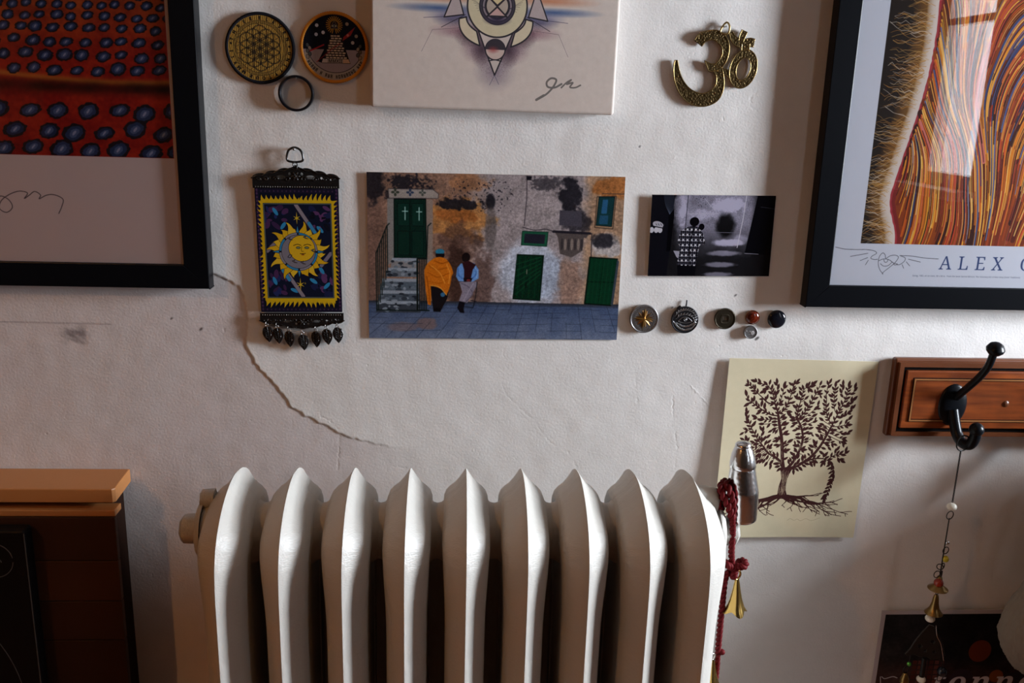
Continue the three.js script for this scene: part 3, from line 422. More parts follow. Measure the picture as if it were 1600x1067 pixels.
  for (const [p, c] of [[[[400, 600], [440, 620], [500, 610]], '#b65a10'], [[[395, 640], [450, 665], [515, 640]], '#b65a10'], [[[400, 690], [460, 700], [520, 670]], '#c2620f'], [[[430, 570], [470, 585], [505, 575]], '#a8500e'], [[[385, 660], [400, 760], [402, 820]], '#a8500e'], [[[412, 600], [460, 640], [490, 700]], '#f59a34'], [[[500, 590], [518, 640], [512, 700]], '#f59a34']]) spline(g, p, c, 6);
  spline(g, [[410, 715], [455, 722], [500, 770]], '#f0b450', 4); g.beginPath(); g.arc(478, 768, 13, 0, 7); g.fillStyle = '#3d6e94'; g.fill(); g.fillStyle = '#100e12'; g.fillRect(425, 845, 42, 24);
  // man in a blue shirt, dark waistcoat and grey trousers
  g.beginPath(); g.ellipse(610, 548, 24, 28, 0.15, 0, 7); g.fillStyle = '#1c1314'; g.fill();
  poly(g, [[580, 585], [620, 572], [660, 582], [684, 620], [684, 670], [650, 690], [570, 688], [554, 660], [560, 610]], '#6f9fe0'); spline(g, [[565, 610], [568, 650], [590, 672]], '#4a78c2', 7); spline(g, [[672, 612], [666, 650], [640, 676]], '#4a78c2', 7); spline(g, [[660, 600], [676, 630], [672, 665]], '#93bcf0', 6);
  poly(g, [[588, 580], [622, 566], [668, 590], [650, 620], [640, 668], [600, 668], [600, 620]], '#33171c'); poly(g, [[596, 668], [650, 668], [640, 690], [600, 692]], '#1a1216'); g.beginPath(); g.ellipse(626, 682, 12, 8, 0, 0, 7); g.fillStyle = '#7a2c2c'; g.fill();
  poly(g, [[572, 692], [672, 688], [674, 715], [640, 775], [620, 815], [572, 805], [590, 750]], '#8d8494'); spline(g, [[585, 700], [625, 720], [650, 760], [610, 812]], '#655e70', 5); spline(g, [[655, 700], [625, 750], [600, 800]], '#a69cac', 6);
  poly(g, [[575, 805], [608, 812], [600, 850], [604, 876], [580, 874], [562, 846]], '#15121a'); line(g, [[676, 690], [668, 780], [655, 842], [600, 838]], '#17161c', 4); line(g, [[640, 800], [672, 806]], '#17161c', 4);
  g.setTransform(1, 0, 0, 1, 0, 0);
  g.filter = 'blur(1.6px)'; g.drawImage(canvas, 0, 0); g.filter = 'none';
  const q = rng(9); pixels(g, w, h, (i, j, a, b, c) => { const n = 1 + 0.22 * fbm(i / 9, j / 9, 3, 3) + 0.10 * fbm(i / 40, j / 40, 7, 2) + (q() - 0.5) * 0.06; return [a * n, b * n, c * n]; });
});
pinned('photograph', 'large colour photograph of two seated men beside green doors in an old wall', 'photograph', 0.0483, 1.0136, 0.3005, 0.1972, 0.0055, (u, v) => 0.0004 + 0.0005 * (1 - u) * (1 - u) + 0.0004 * v, photoTex, 0.2);
// small black and white photograph
const monoTex = canvasTex(1290, 845, (g, w, h) => {
  const OX = 105, OY = 98, G = (v, k = 1) => `rgb(${Math.round(v * 0.97 * k)},${Math.round(v * 0.95 * k)},${Math.round(v * 1.06 * k)})`;
  const blob = (x, y, cx, cy, rx, ry, rough = 0.5, s = 60) => { const d = Math.hypot((x - cx) / rx, (y - cy) / ry); return d > 1.2 + 0.45 * rough ? 0 : smooth(1.2, 0.6, d + rough * fbm(x / s, y / s, cx, 4)); };
  pixels(g, w, h, (i, j) => {
    const x = i + OX, y = j + OY, n = fbm(x / 110, y / 110, 1, 5), m = fbm(x / 14, y / 14, 6, 3);
    let v = 26 + 118 * smooth(330, 460, x + 40 * n) * smooth(800, 330, y + 160 * n) * smooth(1240, 1130, x);
    v += 70 * blob(x, y, 900, 200, 190, 80, 0.8) + 60 * blob(x, y, 400, 250, 80, 200, 0.7) + 40 * blob(x, y, 640, 300, 130, 60, 0.8);
    v *= 1 + 0.35 * m * smooth(650, 400, y) + 0.4 * n;
    v *= 1 - 0.85 * blob(x, y, 890, 410, 110, 130, 0.25) - 0.5 * blob(x, y, 620, 160, 100, 80, 1.3, 12) * smooth(0, 0.25, m);
    for (const [cx, cy, rx, ry, a] of [[930, 590, 170, 40, 120], [890, 700, 180, 30, 95], [860, 820, 170, 30, 100], [850, 925, 160, 28, 92], [1060, 560, 90, 60, 60]]) v += a * blob(x, y, cx, cy, rx, ry, 0.3, 50);
    v = clamp(v, 9, 190); return [v * 0.97, v * 0.94, v * 1.06];
  });
  g.setTransform(1, 0, 0, 1, -OX, -OY);
  poly(g, [[100, 90], [345, 90], [330, 300], [322, 680], [300, 950], [80, 950]], '#101017'); for (let k = 0; k < 14; k++) spline(g, [[230 + k * 8, 100], [250 + k * 6, 200 + k * 4], [300, 300]], 'rgba(90,100,120,.4)', 4); poly(g, [[340, 245], [346, 300], [328, 680], [285, 680], [290, 310]], '#07070b');
  poly(g, [[1205, 100], [1425, 100], [1375, 720], [1115, 695]], '#0a0a10'); line(g, [[1245, 215], [1395, 232]], '#3c3c46', 4); line(g, [[1088, 100], [1070, 330], [1030, 640]], '#cfcad6', 7); line(g, [[1115, 700], [1260, 708]], '#8e8a98', 6); line(g, [[480, 290], [800, 288]], '#b9b4c2', 6); line(g, [[480, 100], [470, 440]], '#403e4c', 8); line(g, [[690, 480], [1040, 485]], '#7b7888', 4); line(g, [[660, 140], [770, 260]], '#b5b1be', 5);
  g.beginPath(); g.ellipse(185, 405, 58, 34, 0.3, 0, 7); g.fillStyle = '#b2aeb8'; g.fill(); for (const x of [120, 168, 208]) { g.beginPath(); g.ellipse(x, 460, 24, 30, 0, 0, 7); g.fillStyle = '#cbc7d0'; g.fill(); } line(g, [[130, 420], [235, 440], [250, 400]], '#1c1c24', 10); for (const x of [160, 185, 210]) line(g, [[x, 395], [x + 12, 412]], '#2c2a34', 6);
  poly(g, [[360, 675], [430, 680], [420, 760], [395, 740]], '#a29eac');
  // back view of a figure in a checked shirt
  const shirt = [[500, 425], [560, 415], [610, 430], [665, 500], [690, 600], [630, 620], [620, 700], [600, 840], [480, 835], [405, 820], [425, 700], [420, 620], [395, 580], [425, 470]];
  g.save(); poly(g, shirt, '#15141b'); g.clip(); for (let y = 430; y < 850; y += 27) for (let x = 395; x < 700; x += 22) { g.fillStyle = (Math.round(y / 27) % 2) ? '#7d7986' : '#4a4854'; g.fillRect(x + 3 * Math.sin(y / 40), y + (x - 540) * 0.03, 13, 16); } for (let y = 444; y < 850; y += 54) for (let x = 400; x < 700; x += 44) { g.fillStyle = '#d5d1d8'; g.fillRect(x + 3 * Math.sin(y / 40), y, 19, 20); } spline(g, [[560, 430], [530, 600], [545, 830]], 'rgba(5,5,9,.8)', 12); spline(g, [[640, 520], [610, 640], [600, 800]], 'rgba(5,5,9,.7)', 10); g.restore();
  poly(g, [[410, 830], [610, 835], [600, 950], [420, 950]], '#0b0b10'); g.beginPath(); g.ellipse(562, 372, 50, 48, 0, 0, 7); g.fillStyle = '#0b0a0f'; g.fill(); g.beginPath(); g.ellipse(640, 425, 30, 34, 0, 0, 7); g.fill();
  g.setTransform(1, 0, 0, 1, 0, 0);
});
pinned('photograph', 'small black and white photograph of a figure in a checked shirt seen from behind', 'photograph', 0.3055, 1.0458, 0.149, 0.0970, 0.013, (u, v) => 0.0006 + 0.0020 * (1 - u) + 0.0005 * v, monoTex, 0.14);
// ---------------------------------------------------------------- block print of a tree on cream paper
{
  const tex = canvasTex(1024, 1300, (g, W, H) => {
    g.fillStyle = '#d9cfae'; g.fillRect(0, 0, W, H);
    { const r = rng(8); pixels(g, W, H, (i, j) => { const n = 5 * fbm(i / 60, j / 60, 2, 4) + (r() - 0.5) * 7; return [219 + n, 208 + n, 176 + n]; }); }
    const S = 1.262; g.setTransform(S, 0, 0, S * 1.07, -85 * S + 0, -62 * S * 1.07);        // units of the drawing: 810 x 960
    const ink = '#3f1d1c', r = rng(31);
    // branches grow towards free space inside a square crown
    const inside = (x, y) => x > 190 && x < 800 && y > 165 && y < 660 && !(y > 640 - 0.0011 * (x - 470) ** 2 * 0.6 && Math.abs(x - 455) > 60 && y > 600);
    let targets = []; for (let k = 0; k < 1500; k++) { const x = 190 + 610 * r(), y = 160 + 490 * r(); if (inside(x, y) && y < 665 - 0.25 * Math.abs(x - 470) * 0.4) targets.push([x, y]); }
    const nodes = []; const add = (x, y, p) => { nodes.push({ x, y, p, w: 0, kids: 0 }); return nodes.length - 1; };
    const limb = (pts, p) => { const c = new THREE.CatmullRomCurve3(pts.map((q) => V3(q[0], q[1], 0))).getPoints(pts.length * 5); for (const q of c) p = add(q.x, q.y, p); return p; };
    const base = add(448, 770, -1), fork = limb([[450, 740], [458, 700], [452, 660]], base);
    limb([[440, 630], [420, 600], [385, 575], [350, 555], [318, 520], [290, 490]], fork); limb([[436, 600], [428, 540], [415, 470], [395, 400], [380, 340]], fork);
    limb([[470, 640], [500, 600], [525, 540], [535, 480], [520, 420], [490, 370]], fork); limb([[490, 640], [540, 615], [590, 580], [630, 530], [660, 470], [690, 400]], fork); limb([[490, 640], [560, 605], [620, 585], [680, 590], [715, 620], [732, 680], [720, 740], [705, 800]], fork);
    const droop = nodes.length - 1; for (let k = droop - 21; k <= droop; k++) nodes[k].kids = 3;
    for (let it = 0; it < 120 && targets.length; it++) {
      const pull = new Map();
      for (const t of targets) { let bd = 120 * 120, b = -1; for (let k = 0; k < nodes.length; k++) { const d = (nodes[k].x - t[0]) ** 2 + (nodes[k].y - t[1]) ** 2; if (d < bd) { bd = d; b = k; } } if (b >= 0) { const d = Math.sqrt(bd), v = pull.get(b) || [0, 0]; v[0] += (t[0] - nodes[b].x) / d; v[1] += (t[1] - nodes[b].y) / d; pull.set(b, v); } }
      for (const [k, v] of pull) { const n = nodes[k], a = n.p >= 0 ? [n.x - nodes[n.p].x, n.y - nodes[n.p].y] : [0, -1], la = Math.hypot(...a) || 1, L = Math.hypot(...v) || 1; const dx = v[0] / L + 0.55 * a[0] / la, dy = v[1] / L + 0.55 * a[1] / la, q = Math.hypot(dx, dy) || 1; if (n.kids < 3) { add(n.x + 8 * dx / q, n.y + 8 * dy / q, k); n.kids++; } }
      targets = targets.filter((t) => !nodes.some((n) => (n.x - t[0]) ** 2 + (n.y - t[1]) ** 2 < 19 * 19));
    }
    for (let k = nodes.length - 1; k > 0; k--) { const n = nodes[k]; n.w = Math.max(n.w, 1); if (n.p >= 0) nodes[n.p].w = Math.max(0, nodes[n.p].w) + n.w; }
    for (let k = droop - 14; k <= droop; k++) nodes[k].w = Math.min(nodes[k].w, 3);
    const wid = (n) => Math.min(34, 2.4 + 1.12 * Math.pow(n.w, 0.68));
    for (const n of nodes) if (n.p >= 0) line(g, [[nodes[n.p].x, nodes[n.p].y], [n.x, n.y]], ink, wid(n));
    // trunk: flare and grain lines cut out
    poly(g, [[424, 640], [440, 668], [446, 700], [440, 750], [428, 788], [396, 808], [520, 810], [488, 796], [474, 760], [472, 715], [484, 670], [500, 640], [475, 640], [458, 668], [446, 636]], ink);
    const leaf = (x, y, a, L) => { g.save(); g.translate(x, y); g.rotate(a); g.beginPath(); g.moveTo(0, 0); g.quadraticCurveTo(L * 0.42, -L * 0.42, L, 0); g.quadraticCurveTo(L * 0.42, L * 0.42, 0, 0); g.fillStyle = ink; g.fill(); g.restore(); };
    const spots = [], free = (x, y, d) => x > 182 && x < 806 && y > 156 && spots.every((q) => (q[0] - x) ** 2 + (q[1] - y) ** 2 > d * d);
    const tryLeaf = (x, y, a, L) => { const mx = x + Math.cos(a) * L * 0.5, my = y + Math.sin(a) * L * 0.5, tx = x + Math.cos(a) * L * 0.9, ty = y + Math.sin(a) * L * 0.9; if (!free(mx, my, 12) || !free(tx, ty, 9.5)) return; if (nodes.some((n) => (n.x - tx) ** 2 + (n.y - ty) ** 2 < (wid(n) / 2 + 4) ** 2)) return; spots.push([mx, my], [tx, ty]); leaf(x, y, a, L); };
    nodes.forEach((n) => { if (n.p >= 0 && n.w <= 1.01) tryLeaf(n.x, n.y, Math.atan2(n.y - nodes[n.p].y, n.x - nodes[n.p].x), 30 + 12 * r()); });
    nodes.forEach((n, k) => { if (n.p < 0 || wid(n) > 13 || (n.y > 670 && n.x < 600)) return; const a = Math.atan2(n.y - nodes[n.p].y, n.x - nodes[n.p].x); tryLeaf(n.x, n.y, a + (k % 2 ? 0.7 : -0.7), 23 + 13 * r()); tryLeaf(n.x, n.y, a + (k % 2 ? -0.7 : 0.7), 20 + 13 * r()); });
    for (let k = 0; k < 20; k += 2) { const q = nodes[droop - k]; if (q.y < 600) continue; leaf(q.x, q.y, 2.5 + 0.3 * r(), 30); leaf(q.x, q.y, 1.0 - 0.3 * r(), 16); }
    for (let k = 0; k < 60; k++) { const t = r(), x = 436 + 42 * r(), y = 640 + 140 * t; spline(g, [[x, y], [x + 3 * (r() - 0.5), y + 14], [x + 5 * (r() - 0.5), y + 30]], '#b9a98c', 1.1); }
    for (const [lx, ly, hx, hy] of [[436, 620, 412, 470], [445, 630, 330, 530], [505, 610, 535, 500], [510, 630, 620, 540]]) for (let k = 0; k < 10; k++) { const t = r() * 0.8, x = lerp(lx, hx, t) + (r() - 0.5) * 9, y = lerp(ly, hy, t); line(g, [[x, y], [x + (hx - lx) * 0.12, y + (hy - ly) * 0.12]], '#b9a98c', 1); }
    // roots
    const root = (x, y, a, L, w, d) => { const p = [[x, y]]; for (let q = 0; q < L; q++) { a += (r() - 0.5) * 0.35; a = lerp(a, Math.cos(a) > 0 ? 0.12 : Math.PI - 0.12, 0.05); x += 9 * Math.cos(a); y += 5.6 * Math.sin(a); if (y > 905) break; p.push([x, y]); line(g, p.slice(-2), ink, Math.max(3.4, w * (1 - q / L))); if (d && q > 2 && q % 4 === 0) root(x, y, a + (r() > 0.5 ? 1 : -0.5) * (Math.cos(a) > 0 ? 1 : -1) * 0.9, L * 0.5, w * (1 - q / L) * 0.75, d - 1); } };
    for (const [x, a, L, w] of [[430, 2.95, 34, 12], [436, 2.6, 24, 10], [442, 2.2, 16, 8], [450, 1.75, 12, 8], [460, 1.3, 12, 8], [470, 0.95, 16, 9], [480, 0.55, 24, 10], [488, 0.2, 30, 12]]) root(x, 795, a, L, w * 1.7, 2);
    spline(g, [[505, 930], [520, 920], [545, 930], [560, 922], [580, 932], [610, 920], [640, 930], [690, 915]], 'rgba(120,110,90,.55)', 1.6);
    g.setTransform(1, 0, 0, 1, 0, 0);
  });
  pinned('block_print', 'cream paper block print of a leafy tree with spreading roots behind the air vent', 'print', 0.4347, 0.7735, 0.191, 0.2405, -0.014, (u, v) => 0.0008 + 0.0085 * (1 - u) ** 2 * (1 - 0.75 * v) + 0.002 * (1 - v) * u, tex, 0.85, 0.0005, 0.86);
}
// ---------------------------------------------------------------- patches, ring, brass symbol, coins and stones on the wall
const aged = (r, g, b, rough = 0.42) => mat(lin(r, g, b), rough, { metalness: 0.95 });
const discUV = (g, R) => { const p = g.attributes.position, uv = g.attributes.uv; for (let i = 0; i < p.count; i++) uv.setXY(i, p.getX(i) / R / 2 + 0.5, p.getY(i) / R / 2 + 0.5); return g; };
const threads = (dir) => bumpTex(256, 256, (u, v, i, j) => 0.5 + 0.3 * Math.sin((dir ? i : j) * 0.9 + 2 * perlin.noise(u * 20, v * 20, 3)) + 0.25 * perlin.noise(u * 60, v * 60, 1), THREE.RepeatWrapping);
function ringText(g, text, cx, cy, R, a0, a1, size, flip = false) { const n = text.length; g.font = `bold ${size}px sans-serif`; g.textAlign = 'center'; g.textBaseline = 'middle'; for (let k = 0; k < n; k++) { const a = lerp(a0, a1, n > 1 ? k / (n - 1) : 0); g.save(); g.translate(cx + R * Math.cos(a), cy + R * Math.sin(a)); g.rotate(a + (flip ? -Math.PI / 2 : Math.PI / 2)); g.lineWidth = size * 0.07; g.strokeStyle = g.fillStyle; g.strokeText(text[k], 0, 0); g.fillText(text[k], 0, 0); g.restore(); } }
function patch(label, cx, cy, rx, ry, tex, edgeMat, edgeR, wraps) {
  const t = thing('embroidered_patch', label, 'patch', [cx, cy, 0], 0);
  const face = discUV(new THREE.CylinderGeometry(1, 1, 0.0020, 72).rotateX(Math.PI / 2).translate(0, 0, 0.0014), 1).scale(rx - edgeR * 0.6, ry - edgeR * 0.6, 1);
  const f = mesh('embroidered_face', face, mat(0xffffff, 0.8, { map: tex, bumpMap: threads(1), bumpScale: 0.0003, specularIntensity: 0.25 }), t); f.userData.label = 'embroidered picture';
  const g = new THREE.TorusGeometry(1, edgeR, 12, 240), p = g.attributes.position;
  for (let i = 0; i < p.count; i++) { const x = p.getX(i), y = p.getY(i), z = p.getZ(i), L = Math.hypot(x, y), a = Math.atan2(y, x), q = 1 + (wraps ? 0.10 * Math.sin(a * wraps + 900 * (L - 1)) : 0), d = (L - 1) * q; p.setXYZ(i, x / L * (rx - edgeR + d), y / L * (ry - edgeR + d), z * q * 0.8); }
  g.computeVertexNormals(); mesh('stitched_border', g.translate(0, 0, 0.0018), edgeMat, t);
}
patch('round black edged patch with a gold ground and interlaced circle pattern', -0.2175, 1.2434, 0.0383, 0.0382, canvasTex(768, 768, (g, W) => {
  g.fillStyle = '#0d0c10'; g.fillRect(0, 0, W, W); const c = W / 2; g.beginPath(); g.arc(c, c, 360, 0, 7); g.fillStyle = '#8c6b2e'; g.fill();
  g.strokeStyle = '#241c12'; for (const R of [272, 286, 300]) { g.beginPath(); g.arc(c, c, R, 0, 7); g.lineWidth = R === 286 ? 5 : 7; g.stroke(); }
  const k = 84; g.save(); g.beginPath(); g.arc(c, c, 268, 0, 7); g.clip();
  for (let q = -4; q <= 4; q++) for (let s = -4; s <= 4; s++) { const x = q * k * 0.866, y = (s + q / 2) * k; if (Math.hypot(x, y) > k * 2.1) continue; g.beginPath(); g.arc(c + x, c + y, k, 0, 7); g.lineWidth = 8; g.stroke(); }
  for (let q = -4; q <= 4; q++) for (let s = -4; s <= 4; s++) { const x = q * k * 0.866, y = (s + q / 2) * k; if (Math.hypot(x, y) > k * 3.1) continue; g.beginPath(); g.arc(c + x, c + y, 8, 0, 7); g.fillStyle = '#1a140e'; g.fill(); for (let a = 0; a < 3; a++) line(g, [[c + x, c + y], [c + x + k * Math.cos(Math.PI / 2 + a * Math.PI / 3), c + y + k * Math.sin(Math.PI / 2 + a * Math.PI / 3)]], '#2a2014', 5); }
  g.restore(); g.fillStyle = '#17120e';
  ringText(g, 'THREE', c, c, 329, -2.86, -1.86, 52); ringText(g, 'ELEVEN', c, c, 329, -1.55, -0.33, 52); ringText(g, 'UNITY', c, c, 329, 0.15, 1.02, 52); ringText(g, 'TOUR', c, c, 329, 1.26, 1.92, 52); ringText(g, 'MMXII', c, c, 329, 2.2, 3.02, 52);
  for (const a of [-3.0, -0.08]) { g.beginPath(); g.arc(c + 329 * Math.cos(a), c + 329 * Math.sin(a), 13, 0, 7); g.fill(); }
}), mat(lin(0.008, 0.008, 0.011), 0.85, { specularIntensity: 0.2 }), 0.0019, 0);
patch('round orange edged patch with a brick pyramid under a radiant eye', -0.1365, 1.2467, 0.0379, 0.0384, canvasTex(768, 768, (g, W) => {
  const S = 768 / 830; g.setTransform(S, 0, 0, S, -70 * S, -105 * S);
  g.fillStyle = '#10131f'; g.fillRect(0, 0, 1026, 1067); g.fillStyle = '#8f8488'; g.fillRect(0, 545, 1026, 600);
  for (const [x, y, c] of [[275, 265, '#c9cfe0'], [265, 372, '#b9bfd2'], [352, 347, '#c0c6d8'], [648, 240, '#97836f'], [760, 380, '#8a7a6c'], [715, 458, '#a79c96']]) { g.beginPath(); g.arc(x, y, 21, 0, 7); g.fillStyle = c; g.fill(); }
  for (let k = 0; k < 24; k++) { const a = k / 24 * 6.283; if (Math.abs(a - 1.57) < 0.2) continue; line(g, [[490 + 52 * Math.cos(a), 255 + 52 * Math.sin(a)], [490 + 100 * Math.cos(a), 255 + 100 * Math.sin(a)]], '#b8842c', 9); }
  poly(g, [[490, 200], [545, 300], [435, 300]], '#2a2a34', '#86713c', 5); g.beginPath(); g.ellipse(490, 268, 30, 14, 0, 0, 7); g.fillStyle = '#8d8a78'; g.fill(); g.beginPath(); g.arc(490, 268, 10, 0, 7); g.fillStyle = '#17171e'; g.fill();
  line(g, [[185, 568], [355, 492]], '#a8262e', 16); poly(g, [[750, 270], [600, 395], [590, 440], [690, 375]], '#8f2a2c'); g.beginPath(); g.arc(655, 372, 16, 0, 7); g.fillStyle = '#b86a62'; g.fill();
  poly(g, [[440, 372], [395, 480], [280, 690], [330, 706]], '#0e0f14'); poly(g, [[442, 370], [570, 370], [685, 708], [325, 708]], '#1d1b1e');
  for (let q = 0; q < 10; q++) { const y = 376 + q * 28.5, t = q / 11.3, x0 = lerp(445, 352, t), x1 = lerp(568, 655, t), n = 3 + Math.floor(q / 2.4); for (let k = 0; k < n; k++) { const w = (x1 - x0) / n; g.fillStyle = ['#b9a58f', '#a8968a', '#c0ab8e'][(k + q) % 3]; const o = q % 2 ? w * 0.35 : 0; g.fillRect(Math.max(x0, x0 + k * w + 3 + o - w * 0.17), y, w - 9, 17); } }
  poly(g, [[342, 655], [402, 655], [400, 702], [328, 702]], '#b3a7a2'); poly(g, [[592, 655], [660, 655], [680, 702], [592, 702]], '#c09a7c'); g.fillStyle = '#9c9088'; g.fillRect(404, 655, 186, 48); g.fillStyle = '#101013'; g.font = 'bold 54px sans-serif'; g.textAlign = 'center'; g.textBaseline = 'middle'; g.fillText('MMXII', 497, 681);
  line(g, [[265, 696], [400, 585], [480, 520], [560, 470]], 'rgba(150,30,36,.75)', 9);
  const arcAt = (R, lw, c = '#1a181c') => { g.beginPath(); g.arc(495, 470, R, 0.42, Math.PI - 0.42); g.strokeStyle = c; g.lineWidth = lw; g.stroke(); };
  arcAt(398, 96, '#9b9186'); arcAt(350, 7); arcAt(446, 7); g.fillStyle = '#15141a'; for (let k = 0; k < 24; k++) { if ([5, 7, 11, 20].includes(k)) continue; const a = lerp(Math.PI - 0.6, 0.6, k / 23); g.save(); g.translate(495 + 398 * Math.cos(a), 470 + 398 * Math.sin(a)); g.rotate(a - Math.PI / 2); g.fillRect(-12, -22, 8, 44); g.fillRect(3, -22, 7, 44); g.fillRect(-12, k % 3 ? -22 : -4, 20, 8); g.fillRect(-12, k % 2 ? 14 : -4, 20, 8); g.restore(); }
  for (const s of [-1, 1]) { const x = 480 + s * 325; for (let k = 0; k < 5; k++) { g.beginPath(); g.ellipse(x + s * (k % 2) * -26, 500 + k * 34, 20, 26, 0.4 * s, 0, 7); g.fillStyle = ['#4a4e50', '#8a7d70', '#5a5752'][k % 3]; g.fill(); g.strokeStyle = '#1d1b1e'; g.lineWidth = 5; g.stroke(); } }
  g.setTransform(1, 0, 0, 1, 0, 0);
}), mat(lin(0.55, 0.20, 0.015), 0.6, { specularIntensity: 0.4 }), 0.0019, 150);
// plain dark ring, hung on a nail
{
  const t = thing('metal_ring', 'plain dark metal ring hanging on a small nail below two round patches', 'ring', [-0.1793, 1.1963, 0]);
  mesh('band', discToWall(lathe([[0.0172, 0.0006], [0.0168, 0.0012], [0.0168, 0.0068], [0.0172, 0.0075], [0.0192, 0.0075], [0.0197, 0.0068], [0.0197, 0.0012], [0.0192, 0.0006], [0.0172, 0.0006]], 72)), mat(lin(0.012, 0.012, 0.016), 0.32, { metalness: 0.6 }), t);
  const n = mesh('nail', new THREE.CylinderGeometry(0.0008, 0.0008, 0.011, 10).rotateX(Math.PI / 2).translate(0.001, 0.0163, 0.0050), aged(0.5, 0.49, 0.47, 0.3)); n.position.copy(t.position); tag(n, 'small steel nail carrying the plain dark ring', 'nail');
}
// brass om
{
  const k = 0.0001121, P = (x, y) => [(x - 590) * k, -(y - 533) * k];
  const strokes = [
    [[405, 335, 96], [440, 285, 98], [510, 258, 92], [580, 255, 96], [640, 290, 96], [682, 350, 78], [690, 430, 64], [665, 505, 70], [620, 553, 66], [575, 566, 60]],
    [[560, 560, 50], [625, 590, 80], [655, 660, 74], [655, 760, 92], [610, 840, 124], [520, 885, 128], [420, 880, 128], [320, 825, 112], [248, 735, 88], [208, 640, 66], [192, 545, 42], [192, 508, 22]],
    [[600, 575, 40], [660, 590, 40], [750, 625, 60], [815, 700, 66]],
    [[728, 225, 36], [765, 285, 62], [820, 318, 78], [880, 328, 84], [930, 312, 82], [975, 318, 76]],
    [[868, 205, 58], [850, 250, 58], [838, 300, 50]], [[890, 330, 80], [892, 400, 80]],
  ];
  const t = thing('brass_symbol', 'antique brass om symbol hung on the plaster between canvas and glazed poster', 'ornament', [0.2925, 1.2423, 0.0008], 0);
  const plates = [], rims = [];
  const outline = (s) => { const c = new THREE.CatmullRomCurve3(s.map(([x, y]) => V3(...P(x, y), 0))), wc = new THREE.CatmullRomCurve3(s.map(([, , w], i) => V3(w * k / 2, i, 0))), L = [], R = [], n = s.length * 7; for (let i = 0; i <= n; i++) { const p = c.getPoint(i / n), d = c.getTangent(i / n), h = wc.getPoint(i / n).x; L.push([p.x - d.y * h, p.y + d.x * h]); R.push([p.x + d.y * h, p.y - d.x * h]); } return [L, R]; };
  const ext = { depth: 0.0016, bevelEnabled: true, bevelThickness: 0.0006, bevelSize: 0.0005, bevelSegments: 2 };
  strokes.forEach((s, q) => { const [L, R] = outline(s), sh = new THREE.Shape([...L, ...R.reverse()].map((p) => new THREE.Vector2(...p))); plates.push(new THREE.ExtrudeGeometry(sh, ext).translate(0, 0, q * 0.00006)); for (const e of [L, R]) rims.push(tube(e.map(([x, y]) => [x, y, 0.0021]), 0.0007, e.length * 2, 6)); });
  plates.push(new THREE.ExtrudeGeometry(new THREE.Shape([[484, 503], [545, 530], [625, 545], [615, 585], [560, 612], [535, 604]].map((p) => new THREE.Vector2(...P(...p)))), ext).translate(0, 0, 0.0001)); rims.push(tube([[488, 508], [512, 560], [536, 602], [575, 606]].map((p) => [...P(...p), 0.0021]), 0.0007, 20, 6), tube([[488, 506], [540, 528], [590, 532]].map((p) => [...P(...p), 0.0021]), 0.0007, 20, 6));
  const el = (rx, ry) => { const p = []; for (let a = 0; a < 48; a++) { const u = rx * Math.cos(a / 48 * 6.283), v = ry * Math.sin(a / 48 * 6.283), c = Math.cos(0.22), s = Math.sin(0.22); p.push(P(886 + u * c - v * s, 572 + u * s + v * c)); } return p; };
  const ring = new THREE.Shape(el(138, 192).map((p) => new THREE.Vector2(...p))); ring.holes.push(new THREE.Path(el(72, 112).map((p) => new THREE.Vector2(...p)))); plates.push(new THREE.ExtrudeGeometry(ring, ext).translate(0, 0, 0.0004));
  for (const e of [el(138, 192), el(72, 112)]) rims.push(tube(e.map(([x, y]) => [x, y, 0.0024]), 0.0007, 90, 6, true));
  const hammered = bumpTex(256, 256, (u, v) => 0.5 + 0.5 * fbm(u * 24, v * 24, 4, 3), THREE.RepeatWrapping);
  for (const g of plates) { const p = g.attributes.position, uv = g.attributes.uv; for (let i = 0; i < p.count; i++) uv.setXY(i, p.getX(i) * 18, p.getY(i) * 18); }
  mesh('plate', plates, mat(lin(0.105, 0.068, 0.026), 0.34, { metalness: 0.9, bumpMap: hammered, bumpScale: 0.0014 }), t);
  mesh('raised_rim', rims, aged(0.30, 0.21, 0.085, 0.28), t);
  mesh('hanging_loop', tube([[620, 225], [640, 165], [680, 128], [708, 160], [708, 215], [690, 240], [650, 235]].map(([x, y]) => [...P(x, y), 0.0022]), 0.0011, 50, 8, true), aged(0.30, 0.21, 0.085, 0.3), t);
  const n = mesh('nail', new THREE.CylinderGeometry(0.0009, 0.0009, 0.0075, 10).rotateX(Math.PI / 2).translate(0.0088, 0.0408, 0.0022), aged(0.5, 0.49, 0.47, 0.3)); n.position.set(0.2925, 1.2423, 0); tag(n, 'small nail holding the loop of the brass om symbol', 'nail');
}
